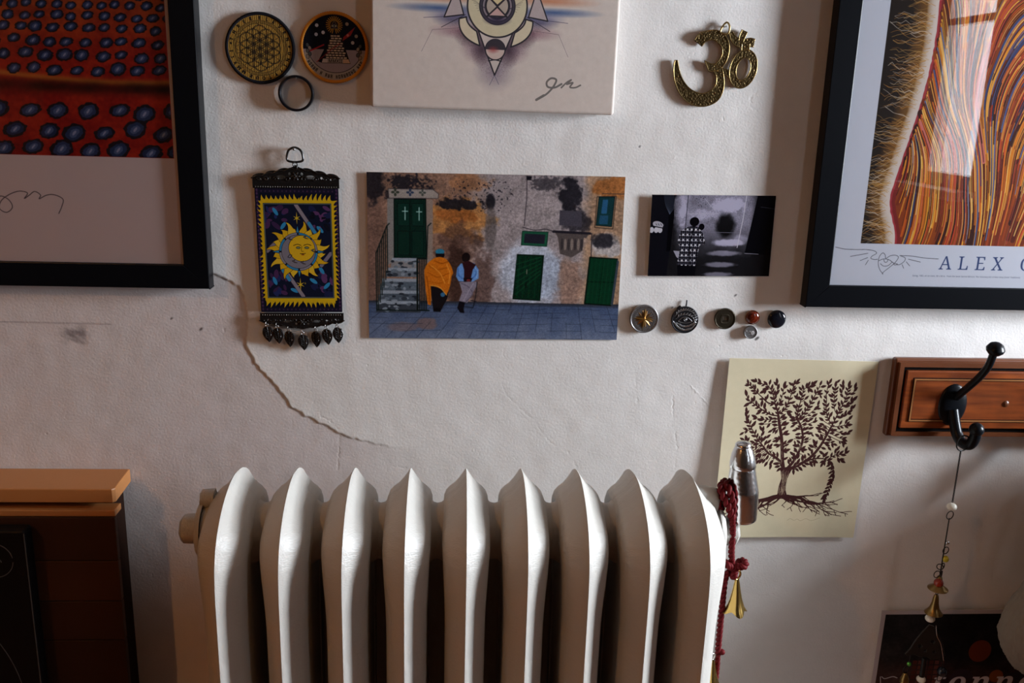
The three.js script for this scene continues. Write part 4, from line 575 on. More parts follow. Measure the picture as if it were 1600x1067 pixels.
// compass disc
{
  const t = thing('compass_disc', 'round pewter disc with a raised brass compass star', 'disc', [0.2308, 0.9433, 0]);
  const R = 0.0176, pewter = aged(0.30, 0.285, 0.28, 0.4);
  mesh('disc', discToWall(lathe([[0, 0], [R * 0.97, 0], [R, 0.001], [R, 0.0052], [R * 0.985, 0.006], [R * 0.95, 0.0064], [R * 0.90, 0.006], [R * 0.885, 0.0052], [R * 0.74, 0.0052], [R * 0.72, 0.0058], [R * 0.69, 0.0052], [0, 0.005]], 72)), mat(lin(0.26, 0.25, 0.25), 0.4, { metalness: 0.9 }), t);
  t.scale.z = 0.7;
  const marks = []; for (let k = 0; k < 44; k++) { if (k % 11 === 5) continue; const a = k / 44 * 6.283; marks.push(box(-0.0005, 0.0005, R * 0.77, R * (0.83 + 0.04 * (k % 3)), 0.005, 0.0058).rotateZ(a)); if (k % 2) marks.push(box(-0.0008, 0.0003, R * 0.80, R * 0.815, 0.005, 0.0058).rotateZ(a)); } mesh('rim_marks', marks, aged(0.46, 0.44, 0.43, 0.35), t);
  const ticks = []; for (let k = 0; k < 24; k++) ticks.push(box(-0.00035, 0.00035, R * 0.60, R * 0.67, 0.005, 0.0056).rotateZ((k + 0.5) / 24 * 6.283)); mesh('dial_ticks', ticks, aged(0.5, 0.48, 0.46, 0.35), t);
  const star = (n, R1, R0, h, off) => { const pos = []; for (let k = 0; k < n; k++) { const a = off + k / n * 6.283, b = a + Math.PI / n, c = a - Math.PI / n; const tip = [R1 * Math.cos(a), R1 * Math.sin(a), 0.0052], l = [R0 * Math.cos(b), R0 * Math.sin(b), 0.0052], q = [R0 * Math.cos(c), R0 * Math.sin(c), 0.0052], top = [0, 0, h]; pos.push(...top, ...q, ...tip, ...top, ...tip, ...l); } const g = new THREE.BufferGeometry(); g.setAttribute('position', new THREE.Float32BufferAttribute(pos, 3)); g.computeVertexNormals(); return g; };
  mesh('star', star(4, R * 0.80, R * 0.18, 0.0098, 1.57 - 0.08), aged(0.46, 0.27, 0.07, 0.3), t); mesh('minor_star', star(12, R * 0.66, R * 0.36, 0.0078, 0.22), aged(0.20, 0.11, 0.045, 0.35), t);
}
// medallion with a leaf-wreathed eye
{
  const t = thing('medallion', 'dark round medallion with leaf sprays curling about an eye', 'medallion', [0.2811, 0.9428, 0]), R = 0.0168; t.scale.z = 0.75;
  const dark = mat(lin(0.035, 0.035, 0.04), 0.38, { metalness: 0.85 }), worn = aged(0.34, 0.34, 0.35, 0.3);
  mesh('disc', discToWall(lathe([[0, 0.0004], [R * 0.97, 0.0004], [R, 0.0012], [R, 0.0050], [R * 0.97, 0.0060], [R * 0.93, 0.0060], [R * 0.90, 0.0052], [0, 0.0050]], 72)), dark, t);
  const lf = []; const spray = (pts, n, side, L) => { const c = new THREE.CatmullRomCurve3(pts.map(([x, y]) => V3(x * R, y * R, 0.0054))); lf.push(new THREE.TubeGeometry(c, 40, 0.00035, 5)); for (let k = 1; k < n; k++) { const p = c.getPoint(k / n), d = c.getTangent(k / n), a = Math.atan2(d.y, d.x) + side * 0.6; lf.push(new THREE.SphereGeometry(1, 8, 6).scale(L * R, L * R * 0.26, 0.0007).rotateZ(a).translate(p.x + Math.cos(a) * L * R * 0.7, p.y + Math.sin(a) * L * R * 0.7, 0.0055)); } };
  spray([[-0.8, 0.25], [-0.4, 0.62], [0.1, 0.72], [0.6, 0.5], [0.85, 0]], 13, 1, 0.15); spray([[-0.7, 0.05], [-0.3, 0.35], [0.2, 0.38], [0.6, 0.15], [0.72, -0.2]], 10, 1, 0.14); spray([[-0.85, -0.1], [-0.6, -0.5], [-0.1, -0.78], [0.4, -0.72]], 12, 1, 0.15); spray([[-0.6, -0.2], [-0.25, -0.48], [0.25, -0.5], [0.72, -0.28]], 11, 1, 0.14); spray([[0.85, -0.1], [0.7, -0.45], [0.45, -0.72]], 7, -1, 0.12);
  mesh('leaf_spray', lf, worn, t);
  const lid = (s) => new THREE.TubeGeometry(new THREE.CatmullRomCurve3([[-0.5, -0.1], [-0.2, 0.08 * s + 0.1 * s], [0.15, 0.2 * s], [0.55, -0.1]].map(([x, y]) => V3(x * R, y * R, 0.0056))), 24, 0.0004, 6);
  mesh('eye', [lid(1), lid(-1.1), torus(0.0019, 0.0004, 0.0005, 0.0004, 0.0056), ball(0.0005, 0.0004, 0.0054, 0.001)], worn, t);
  mesh('loop', [tube([[0.0006, R * 0.98, 0.002], [0.001, R + 0.004, 0.0022], [0.0012, R + 0.0075, 0.0015]], 0.0009, 12), tube([[-0.0105, R * 0.78, 0.003], [-0.0085, R * 0.93, 0.0032], [-0.0062, R * 1.02, 0.0034]], 0.0012, 10)], dark, t);
}
// square-holed coin
{
  const t = thing('holed_coin', 'dark bronze coin with a square hole in the middle', 'coin', [0.3309, 0.9448, 0.0]), R = 0.0131; t.scale.z = 0.85;
  const s = new THREE.Shape(); s.absarc(0, 0, R - 0.0004, 0, Math.PI * 2); const q = new THREE.Path(); const h = 0.0033; q.moveTo(-h, -h); q.lineTo(-h, h); q.lineTo(h, h); q.lineTo(h, -h); s.holes.push(q);
  const bronze = mat(lin(0.045, 0.035, 0.022), 0.4, { metalness: 0.85, bumpMap: bumpTex(128, 128, (u, v) => 0.5 + 0.5 * fbm(u * 14, v * 14, 3, 3), THREE.RepeatWrapping), bumpScale: 0.0006 });
  const c = mesh('coin_body', new THREE.ExtrudeGeometry(s, { depth: 0.0026, bevelEnabled: true, bevelThickness: 0.0004, bevelSize: 0.0004, bevelSegments: 2, curveSegments: 48 }).translate(0, 0, 0.0006), bronze, t);
  mesh('rim', discToWall(lathe([[R * 0.86, 0.0034], [R * 0.88, 0.0041], [R * 0.95, 0.0043], [R, 0.0038], [R, 0.0008]], 60)), bronze, t);
  const hr = 0.0043; mesh('inner_rim', tube([[-hr, -hr, 0.0036], [hr, -hr, 0.0036], [hr, hr, 0.0036], [-hr, hr, 0.0036]], 0.0004, 60, 6, true), bronze, t);
  void c;
}
// amber bead, little silver coin, black cabochon
{
  const a = thing('amber_cabochon', 'small glossy brown amber cabochon above a little silver disc', 'cabochon', [0.3652, 0.9468, 0]);
  const gem = canvasTex(128, 128, (g, W) => pixels(g, W, W, (i, j) => { const n = fbm(i / 30 + 0.4 * Math.sin(j / 14), j / 16, 2, 4); return [84 + 70 * n, 26 + 34 * n, 13 + 16 * n]; }));
  mesh('stone', discToWall(lathe([[0, 0.0054], [0.003, 0.0052], [0.006, 0.0044], [0.0079, 0.003], [0.0086, 0.0016], [0.0084, 0.0006], [0, 0.0004]], 40)), new THREE.MeshPhysicalMaterial({ map: gem, roughness: 0.08, clearcoat: 1, clearcoatRoughness: 0.03 }), a);
  mesh('setting', discToWall(lathe([[0.0080, 0.0004], [0.0091, 0.0004], [0.0091, 0.0020], [0.0087, 0.0024], [0.0084, 0.0018]], 40)), aged(0.40, 0.20, 0.10, 0.3), a);
  const b = thing('silver_disc', 'tiny worn silver disc embossed with curls beneath the amber cabochon', 'disc', [0.3641, 0.9285, 0]), R = 0.0083;
  mesh('disc', discToWall(lathe([[0, 0.0002], [R * 0.96, 0.0002], [R, 0.0008], [R, 0.0040], [R * 0.97, 0.0046], [R * 0.90, 0.0046], [R * 0.86, 0.0041], [0, 0.0041]], 48)), aged(0.24, 0.235, 0.235, 0.42), b);
  const r = rng(4), curls = []; for (let k = 0; k < 12; k++) { const x = (r() - 0.5) * 0.009, y = (r() - 0.5) * 0.009; curls.push(new THREE.TorusGeometry(0.0012 + 0.0006 * r(), 0.0003, 5, 12, 3 + 2 * r()).rotateZ(r() * 6).translate(x, y, 0.0042)); } mesh('curls', curls, aged(0.42, 0.41, 0.41, 0.35), b);
  const c = thing('black_cabochon', 'smooth glossy black round stone at the end of the row', 'cabochon', [0.3956, 0.9452, 0]);
  mesh('stone', discToWall(lathe([[0, 0.0064], [0.005, 0.0061], [0.0085, 0.0052], [0.0106, 0.0038], [0.0114, 0.0024], [0.0113, 0.0010], [0.0105, 0.0004], [0, 0.0003]], 48)), mat(lin(0.006, 0.007, 0.011), 0.12, { specularIntensity: 0.9 }), c);
}
// ---------------------------------------------------------------- little woven sun hanging with dark metal bars and leaf charms
{
  const CX = -0.1812, CY = 1.018, turn = 0.0145;
  const t = thing('wall_hanging', 'small woven sun and moon hanging with ornate metal bars and leaf charms', 'wall hanging', [CX, CY, 0], turn);
  const W = 0.0952, H = 0.1455;
  const metal = mat(lin(0.065, 0.063, 0.063), 0.24, { metalness: 0.9 });
  const tex = canvasTex(768, 1160, (g, w, h) => {
    const r = rng(15), S = w / 681; g.setTransform(S, 0, 0, S, 0, -27 * S);
    g.fillStyle = '#191528'; g.fillRect(-10, 0, 720, 1100);
    const yellow = '#d3ac14', navy = '#12162a', X = (x, y) => x - 43 * (y - 27) / 1025;
    // side strips with small purple stitches
    for (let y = 40; y < 1050; y += 30) for (const x of [18, 664]) poly(g, [[x - 9, y], [x, y - 13], [x + 9, y], [x, y + 13]], '#4c3052'); for (let x = 20; x < 680; x += 34) for (const y of [50, 1032]) poly(g, [[x - 8, y], [x, y - 9], [x + 8, y], [x, y + 9]], '#3d2744');
    const x0 = 66, x1 = 616, y0 = 150, y1 = 932;
    g.fillStyle = '#0f1020'; g.fillRect(36, 66, 610, 950);
    const flame = (x, y, a, L, wd) => { g.save(); g.translate(x, y); g.rotate(a); g.beginPath(); g.moveTo(0, -wd); g.quadraticCurveTo(L * 0.5, -wd * 1.1, L, wd * 0.2); g.quadraticCurveTo(L * 0.55, wd * 0.2, L * 0.25, wd * 1.1); g.lineTo(0, wd); g.closePath(); g.fillStyle = yellow; g.fill(); g.restore(); };
    for (let x = x0; x <= x1; x += 38) { const s = x < 340 ? -1 : 1; for (const [y, a] of [[y0 - 14, -Math.PI / 2], [y1 + 14, Math.PI / 2]]) { flame(x, y, a + s * 0.25 * (y < 500 ? 1 : -1), 52 + 26 * r(), 15); flame(x + 16, y, a - s * 0.3, 34 + 16 * r(), 10); } }
    for (let y = y0; y <= y1; y += 38) { const s = y < 540 ? -1 : 1; for (const [x, a] of [[x0 - 2, Math.PI], [x1 + 2, 0]]) { flame(x, y, a + s * 0.5 * (x < 300 ? -1 : 1), 44 + 16 * r(), 14); flame(x, y + 18, a - s * 0.2, 28 + 12 * r(), 9); } }
    g.fillStyle = yellow; g.fillRect(x0 - 24, y0 - 24, x1 - x0 + 48, y1 - y0 + 48); g.fillStyle = '#5d6660'; g.fillRect(x0 - 4, y0 - 4, x1 - x0 + 8, y1 - y0 + 8);
    for (let k = 0; k < 70; k++) { g.fillStyle = '#1b2430'; const u = k / 70; for (const [x, y] of [[lerp(x0, x1, u), y0 - 4], [lerp(x0, x1, u), y1 - 2], [x0 - 4, lerp(y0, y1, u)], [x1 - 2, lerp(y0, y1, u)]]) g.fillRect(x, y, 5, 6); }
    g.fillStyle = navy; g.fillRect(x0 + 6, y0 + 6, x1 - x0 - 12, y1 - y0 - 12);
    g.save(); g.beginPath(); g.rect(x0 + 8, y0 + 8, x1 - x0 - 16, y1 - y0 - 16); g.clip();
    for (let k = 0; k < 90; k++) { const q = k % 4, x = (q % 2 ? 520 : 150) + (r() - 0.5) * 190, y = (q < 2 ? 265 : 815) + (r() - 0.5) * 190; g.beginPath(); const R = 12 + 30 * r(); g.ellipse(x, y, R, R * (0.35 + 0.4 * r()), r() * 3, 0, 7); g.fillStyle = ['#4a2a52', '#5a3560', '#232a5c', '#1d2146', '#3a2346', '#10101c'][k % 6]; g.fill(); }
    for (const [x, y, a] of [[450, 790, 0.6], [520, 700, 1], [560, 830, -0.8], [130, 790, 1.2], [290, 870, 0.4], [160, 215, 1], [520, 360, 0.8], [220, 330, 2.2]]) { g.beginPath(); g.ellipse(x, y, 36, 15, a, 0, 7); g.fillStyle = '#2f86b8'; g.fill(); }
    // crossing ribbons
    const ribbon = (a, b, c) => { line(g, [a, b], '#3a2a3c', 34); line(g, [a, b], c, 28); }; ribbon([330, 160], [470, 380], '#8a7f88'); ribbon([430, 310], [480, 390], '#3a86b4'); ribbon([230, 720], [360, 920], '#8a7f88'); ribbon([200, 700], [250, 780], '#3a86b4'); ribbon([80, 540], [140, 480], '#7c7280'); ribbon([520, 660], [600, 560], '#7c7280');
    const star = (x, y, R) => { const p = []; for (let k = 0; k < 12; k++) { const a = k / 12 * 6.283 - 1.571, q = k % 2 ? R * 0.22 : (k % 6 === 0 ? R * 1.6 : R); p.push([x + q * Math.cos(a), y + q * Math.sin(a)]); } poly(g, p, '#d8b526'); }; star(333, 268, 34); star(340, 820, 38); star(380, 810, 10);
    g.restore();
    // sun: waving rays, banded ring, crescent and face
    const cx = 335, cy = 545; for (let k = 0; k < 22; k++) { const a = k / 22 * 6.283 + 0.14; if (Math.abs(Math.sin(a * 2)) < 0.1) continue; g.save(); g.translate(cx, cy); g.rotate(a); const L = 232 + (k % 2 ? 26 : -14) + 12 * r(); g.beginPath(); g.moveTo(140, -34); g.bezierCurveTo(190, -46, 200, 6, L, -24); g.bezierCurveTo(L - 26, 26, 190, 10, 186, 34); g.lineTo(140, 38); g.closePath(); g.fillStyle = k % 3 ? '#d6a818' : '#e0b628'; g.fill(); g.strokeStyle = '#2a2010'; g.lineWidth = 3; g.stroke(); g.restore(); }
    for (const a of [0, 1.571, 3.142, 4.712]) { g.save(); g.translate(cx, cy); g.rotate(a); poly(g, [[140, -16], [225, 0], [140, 16]], '#2f7fae', '#10131e', 4); g.restore(); }
    g.beginPath(); g.arc(cx, cy, 160, 0, 7); g.fillStyle = '#14131c'; g.fill(); for (let k = 0; k < 8; k++) { g.beginPath(); g.arc(cx, cy, 149, k * 0.785 + 0.1, k * 0.785 + 0.7); g.strokeStyle = k % 2 ? '#86808a' : '#2f7fae'; g.lineWidth = 16; g.stroke(); }
    g.beginPath(); g.arc(cx, cy, 138, 0, 7); g.fillStyle = '#7d7680'; g.fill(); g.beginPath(); g.arc(cx + 28, cy - 28, 108, 0, 7); g.fillStyle = '#d9ad1c'; g.fill(); g.strokeStyle = '#2a2014'; g.lineWidth = 4; g.stroke();
    const F = '#3a2c10', fx = cx + 34, fy = cy - 30; spline(g, [[fx - 72, fy - 22], [fx - 40, fy - 32], [fx - 12, fy - 24]], F, 6); spline(g, [[fx + 12, fy - 24], [fx + 42, fy - 32], [fx + 72, fy - 24]], F, 6); for (const s of [-34, 36]) { g.beginPath(); g.ellipse(fx + s, fy - 4, 18, 9, 0, 0, 7); g.fillStyle = '#6f7a5c'; g.fill(); g.strokeStyle = F; g.lineWidth = 4; g.stroke(); } spline(g, [[fx - 4, fy - 16], [fx - 8, fy + 24], [fx + 8, fy + 26]], F, 4); line(g, [[fx - 20, fy + 46], [fx + 24, fy + 44]], F, 6); g.beginPath(); g.ellipse(fx + 2, fy + 54, 14, 6, 0, 0, 7); g.fillStyle = '#8c4a1c'; g.fill();
    for (const [x, y] of [[270, 440], [400, 430], [460, 540], [300, 630], [370, 640]]) { poly(g, [[x - 22, y - 8], [x + 4, y - 20], [x - 4, y - 2], [x + 22, y + 8], [x - 2, y + 6]], '#5b5560', '#2a2014', 3); } spline(g, [[245, 590], [262, 570], [280, 575], [262, 595], [245, 590]], '#26222a', 5);
    g.setTransform(1, 0, 0, 1, 0, 0);
    pixels(g, w, h, (i, j, a, b, c) => { const n = 0.88 + 0.12 * Math.sin(j * 2.1) * Math.sin(i * 2.1) + 0.16 * (r() - 0.5); return [a * n, b * n, c * n]; });
  });
  const woven = bumpTex(256, 256, (u, v, i, j) => 0.5 + 0.4 * Math.sin(i * 1.57) * Math.sin(j * 1.57), THREE.RepeatWrapping); woven.repeat.set(1, 1.5);
  const tx = mesh('woven_cloth', rbox(-W / 2, W / 2, -0.0725, 0.073, 0.0030, 0.0046, 0.0006), mat(0xffffff, 0.95, { map: tex, bumpMap: woven, bumpScale: 0.0003, specularIntensity: 0.1 }), t);
  { const g = tx.geometry, p = g.attributes.position, uv = g.attributes.uv; for (let i = 0; i < p.count; i++) uv.setXY(i, p.getX(i) / W + 0.5, (p.getY(i) + 0.0725) / H); tx.userData.label = 'cloth woven with a yellow sun, a crescent moon and flames'; }
  // pierced, scalloped bars
  const bar = (up) => {
    const s = new THREE.Shape(), hw = W / 2 + 0.0012, rise = [0.006, 0.0088, 0.0118, 0.0150]; s.moveTo(-hw, -0.006); s.lineTo(-hw, rise[0]);
    const n = 7, step = 2 * hw / n, env = (x) => lerp(0.0165, 0.0062, Math.pow(Math.abs(x) / hw, 1.15));
    for (let k = 0; k < n; k++) { const a = -hw + k * step, b = a + step; s.bezierCurveTo(a + step * 0.1, env(a + step * 0.3) + 0.003, b - step * 0.1, env(b - step * 0.3) + 0.003, b, env(b) - 0.0006); }
    s.lineTo(hw, -0.006); s.closePath();
    for (const [x, y, rx, ry] of [[-0.0165, 0.0062, 0.0052, 0.0022], [0.0165, 0.0062, 0.0052, 0.0022], [-0.007, 0.0098, 0.0014, 0.0018], [0.007, 0.0098, 0.0014, 0.0018], [-0.029, 0.0052, 0.0014, 0.0014], [0.029, 0.0052, 0.0014, 0.0014], [0.0395, 0.0036, 0.001, 0.001], [-0.0395, 0.0036, 0.001, 0.001]]) { const q = new THREE.Path(); q.absellipse(x, y, rx, ry, 0, Math.PI * 2, true); s.holes.push(q); }
    const parts = [new THREE.ExtrudeGeometry(s, { depth: 0.0012, bevelEnabled: true, bevelThickness: 0.0004, bevelSize: 0.0003, bevelSegments: 1, curveSegments: 10 })];
    // scrolls and rosette in relief
    const scroll = (x, d, R) => { const p = []; for (let k = 0; k <= 22; k++) { const a = k / 22 * 8, q = R * (1 - k / 26); p.push([x + d * q * Math.cos(a), 0.0042 + q * 0.8 * Math.sin(a), 0.0019]); } return tube(p, 0.00055, 44, 6); };
    for (const d of [-1, 1]) { for (const [x, R] of [[0.0095, 0.0042], [0.022, 0.0038], [0.0335, 0.0033], [0.042, 0.0025]]) parts.push(scroll(d * x, d, R)); for (let k = 0; k < 4; k++) parts.push(tube([[d * (0.001 + k * 0.0125), env(k * 0.0125) - 0.001, 0.0018], [d * (0.006 + k * 0.0125), env(0.006 + k * 0.0125) + 0.0007, 0.0021], [d * (0.0128 + k * 0.0125), env(0.0128 + k * 0.0125) - 0.001, 0.0018]], 0.0007, 16, 6)); }
    for (let k = 0; k < 6; k++) parts.push(new THREE.SphereGeometry(1, 8, 6).scale(0.0027, 0.0011, 0.0009).rotateZ(k / 6 * 6.283).translate(0.0028 * Math.cos(k / 6 * 6.283), 0.0072 + 0.0028 * Math.sin(k / 6 * 6.283), 0.0018)); parts.push(ball(0, 0.0072, 0.0019, 0.0013));
    const m = merged(parts); if (!up) m.rotateZ(Math.PI).scale(1, 0.8, 1); return m;
  };
  const beads = (y, n = 34) => { const l = []; for (let k = 0; k < n; k++) l.push(new THREE.SphereGeometry(0.00062, 6, 5).translate(lerp(-W / 2 + 0.002, W / 2 - 0.002, k / (n - 1)), y, 0.0062)); return l; };
  mesh('top_bar', bar(true).translate(0, 0.0795, 0.0043), metal, t); mesh('bead_row', beads(0.0748), aged(0.42, 0.40, 0.38, 0.3), t);
  mesh('bottom_bar', bar(false).translate(0, -0.0785, 0.0043), metal, t); mesh('bead_row', beads(-0.0755), aged(0.42, 0.40, 0.38, 0.3), t);
  mesh('hanger', [tube([[-0.0085, 0.1045, 0.005], [-0.0090, 0.1085, 0.005], [-0.0065, 0.1160, 0.005], [0, 0.1190, 0.005], [0.0065, 0.1160, 0.005], [0.0090, 0.1085, 0.005], [0.0085, 0.1045, 0.005], [0.004, 0.1030, 0.005], [-0.004, 0.1030, 0.005]], 0.0013, 70, 8, true), torus(0.0026, 0.0008, 0, 0.1003, 0.0055, 0, 0.5), torus(0.0022, 0.0008, 0, 0.0965, 0.0055, 0, -0.4)], metal, t);
  // leaf charms
  const leafShape = new THREE.Shape(); { const n = 9, Lh = 0.0092, hw = 0.0062; leafShape.moveTo(0, Lh); for (const s of [1, -1]) { const seq = Array.from({ length: n }, (_, k) => (s > 0 ? k : n - 1 - k)); for (const k of seq) { const u = (k + 0.5) / n, wv = hw * Math.pow(Math.sin(Math.PI * Math.pow(u * 0.94 + 0.03, 0.8)), 0.75); leafShape.lineTo(s * wv, Lh - 2 * Lh * u - (s > 0 ? 0.0004 : -0.0002)); leafShape.lineTo(s * wv * 0.9, Lh - 2 * Lh * (u + (s > 0 ? 0.03 : -0.03))); } if (s > 0) leafShape.lineTo(0, -Lh - 0.0012); } leafShape.closePath(); }
  const leafGeo = (() => { const p = [new THREE.ExtrudeGeometry(leafShape, { depth: 0.0008, bevelEnabled: true, bevelThickness: 0.0006, bevelSize: 0.0005, bevelSegments: 2 }), tube([[0, 0.009, 0.0014], [0.0004, 0, 0.0021], [0, -0.009, 0.0014]], 0.0006, 16, 6)]; for (let k = 0; k < 4; k++) for (const s of [1, -1]) p.push(tube([[0, 0.0015 - 0.0028 * k + 0.002, 0.0017], [s * 0.0028, 0.0026 - 0.0028 * k + 0.003, 0.0020], [s * 0.0050 * (1 - k * 0.12), 0.0045 - 0.0028 * k + 0.0028, 0.0013]], 0.00062, 10, 6)); return merged(p); })();
  const c = Math.cos(turn), s = Math.sin(turn);
  for (const [px, py, a] of [[417.5, 522, 0.1], [433.5, 524, 0.08], [451.5, 529, 0.05], [473.5, 534, 0.06], [494.5, 529, 0.02], [512, 525, 0.1], [529, 522, 0.05]]) {
    const wx = -0.1796 + (px - 473) * 0.000738 - CX, wy = 0.9281 - (py - 510) * 0.00079 - CY, lx = wx * c + wy * s, ly = -wx * s + wy * c;
    const ch = mesh('leaf_charm', leafGeo, metal, t); ch.position.set(lx, ly, 0.0042); ch.rotation.set(0.05, 0.25 * Math.sin(px), a); ch.scale.setScalar(0.98);
    mesh('link', [torus(0.0017, 0.00055, 0, 0.0112, 0.001), torus(0.0015, 0.0005, 0, 0.0138, 0.001, 0, 1.2)], aged(0.34, 0.33, 0.32, 0.3), ch);
  }
  const n = mesh('nail', [new THREE.CylinderGeometry(0.0009, 0.0009, 0.009, 10).rotateX(Math.PI / 2).translate(0, 0, 0.0035), ball(0, 0, 0.0085, 0.0016)], aged(0.3, 0.29, 0.28, 0.4)); n.position.set(CX - s * 0.1172, CY + 0.1172, 0); tag(n, 'small nail carrying the woven sun and moon hanging', 'nail');
}
// ---------------------------------------------------------------- coat rack with what hangs from it
{
  const x0 = 0.5485, x1 = 1.24, y0 = 0.7965, y1 = 0.8995, D = 0.0205;
  const woodTex = canvasTex(1024, 256, (g, w, h) => pixels(g, w, h, (i, j) => { const n = fbm(i / 90, j / 7, 3, 4), m = fbm(i / 40, j / 40, 5, 3); return [124 + 40 * n + 30 * m, 58 + 26 * n + 16 * m, 18 + 12 * n + 7 * m]; }));
  const wood = mat(0xffffff, 0.36, { map: woodTex }), edge = mat(lin(0.125, 0.036, 0.011), 0.36), dark = mat(lin(0.006, 0.006, 0.007), 0.3, { specularIntensity: 0.5 });
  const t = thing('coat_rack', 'red-brown moulded wooden coat rack board with black metal hooks', 'coat rack', [x0, y0, 0]);
  const W = x1 - x0, H = y1 - y0;
  const slab = (a, z, m, name, bev = 0.001) => { const g = new RoundedBoxGeometry(W - 2 * a, H - 2 * a, z, 2, bev).translate(W / 2, H / 2, z / 2), p = g.attributes.position, uv = g.attributes.uv; for (let i = 0; i < p.count; i++) uv.setXY(i, p.getX(i) / 0.7, p.getY(i) / 0.175); return mesh(name, g, m, t); };
  // outer moulding: bevelled ring; black groove; raised field with a bead; sunk panel
  const ringGeo = (a, b, z0, z1, za) => { const s = new THREE.Shape(); s.moveTo(a, a); s.lineTo(W - a, a); s.lineTo(W - a, H - a); s.lineTo(a, H - a); s.closePath(); const q = new THREE.Path(); q.moveTo(b, b); q.lineTo(b, H - b); q.lineTo(W - b, H - b); q.lineTo(W - b, b); q.closePath(); s.holes.push(q); return new THREE.ExtrudeGeometry(s, { depth: z1 - z0 - 2 * za, bevelEnabled: true, bevelThickness: za, bevelSize: -za, bevelOffset: 0, bevelSegments: 2 }).translate(0, 0, z0 + za); };
  slab(0, 0.0105, edge, 'board', 0.003); mesh('moulding', ringGeo(0.0035, 0.0090, 0.008, 0.0180, 0.0012), edge, t);
  mesh('groove', ringGeo(0.0085, 0.0140, 0.008, 0.0135, 0.0004), dark, t);
  slab(0.0138, 0.0178, wood, 'field', 0.0012);
  mesh('bead_groove', ringGeo(0.0225, 0.0236, 0.0165, 0.0181, 0.0002), dark, t); mesh('bead', ringGeo(0.0236, 0.0255, 0.0165, 0.0192, 0.0006), mat(lin(0.30, 0.13, 0.045), 0.3), t); mesh('bead_groove', ringGeo(0.0255, 0.0264, 0.0165, 0.0181, 0.0002), dark, t);
  mesh('screw_plug', new THREE.SphereGeometry(0.0055, 20, 10, 0, 6.2832, 0, 1.2).rotateX(Math.PI / 2).scale(1, 1, 0.8).translate(0.6952 - x0, 0.8437 - y0, 0.0152), edge, t);
  const black = mat(lin(0.004, 0.005, 0.007), 0.3, { specularIntensity: 0.35 });
  const hook = (hx) => {
    const g = new THREE.Group(); g.name = 'hook'; g.userData.label = 'black double coat hook'; g.position.set(hx - x0, 0.842 - y0, 0.0172); t.add(g);
    mesh('back_plate', new THREE.SphereGeometry(1, 40, 20).scale(0.0185, 0.0275, 0.0062).translate(-0.0005, 0, 0), black, g);
    mesh('upper_arm', [tube([[0.002, 0.010, 0.002], [0.003, 0.022, 0.014], [0.004, 0.034, 0.026], [0.006, 0.050, 0.040], [0.0075, 0.066, 0.050], [0.008, 0.082, 0.055]], 0.0046, 40, 14)], black, g);
    mesh('knob', lathe([[0, -0.0055], [0.0068, -0.0052], [0.0098, -0.0018], [0.0106, 0.0012], [0.0102, 0.0022], [0.0098, 0.0030], [0.0078, 0.0066], [0.0042, 0.0088], [0, 0.0094]], 32).rotateX(0.25).translate(0.0083, 0.087, 0.0565), black, g);
    mesh('lower_prong', [tube([[0.0, -0.006, 0.003], [0.001, -0.020, 0.009], [0.003, -0.034, 0.016], [0.006, -0.0415, 0.025], [0.0095, -0.040, 0.0345], [0.0115, -0.030, 0.0395], [0.012, -0.020, 0.040]], 0.0068, 48, 14), ball(0.012, -0.0185, 0.040, 0.0088)], black, g);
  };
  for (const hx of [0.6265, 0.765, 0.9035, 1.042]) hook(hx);
}
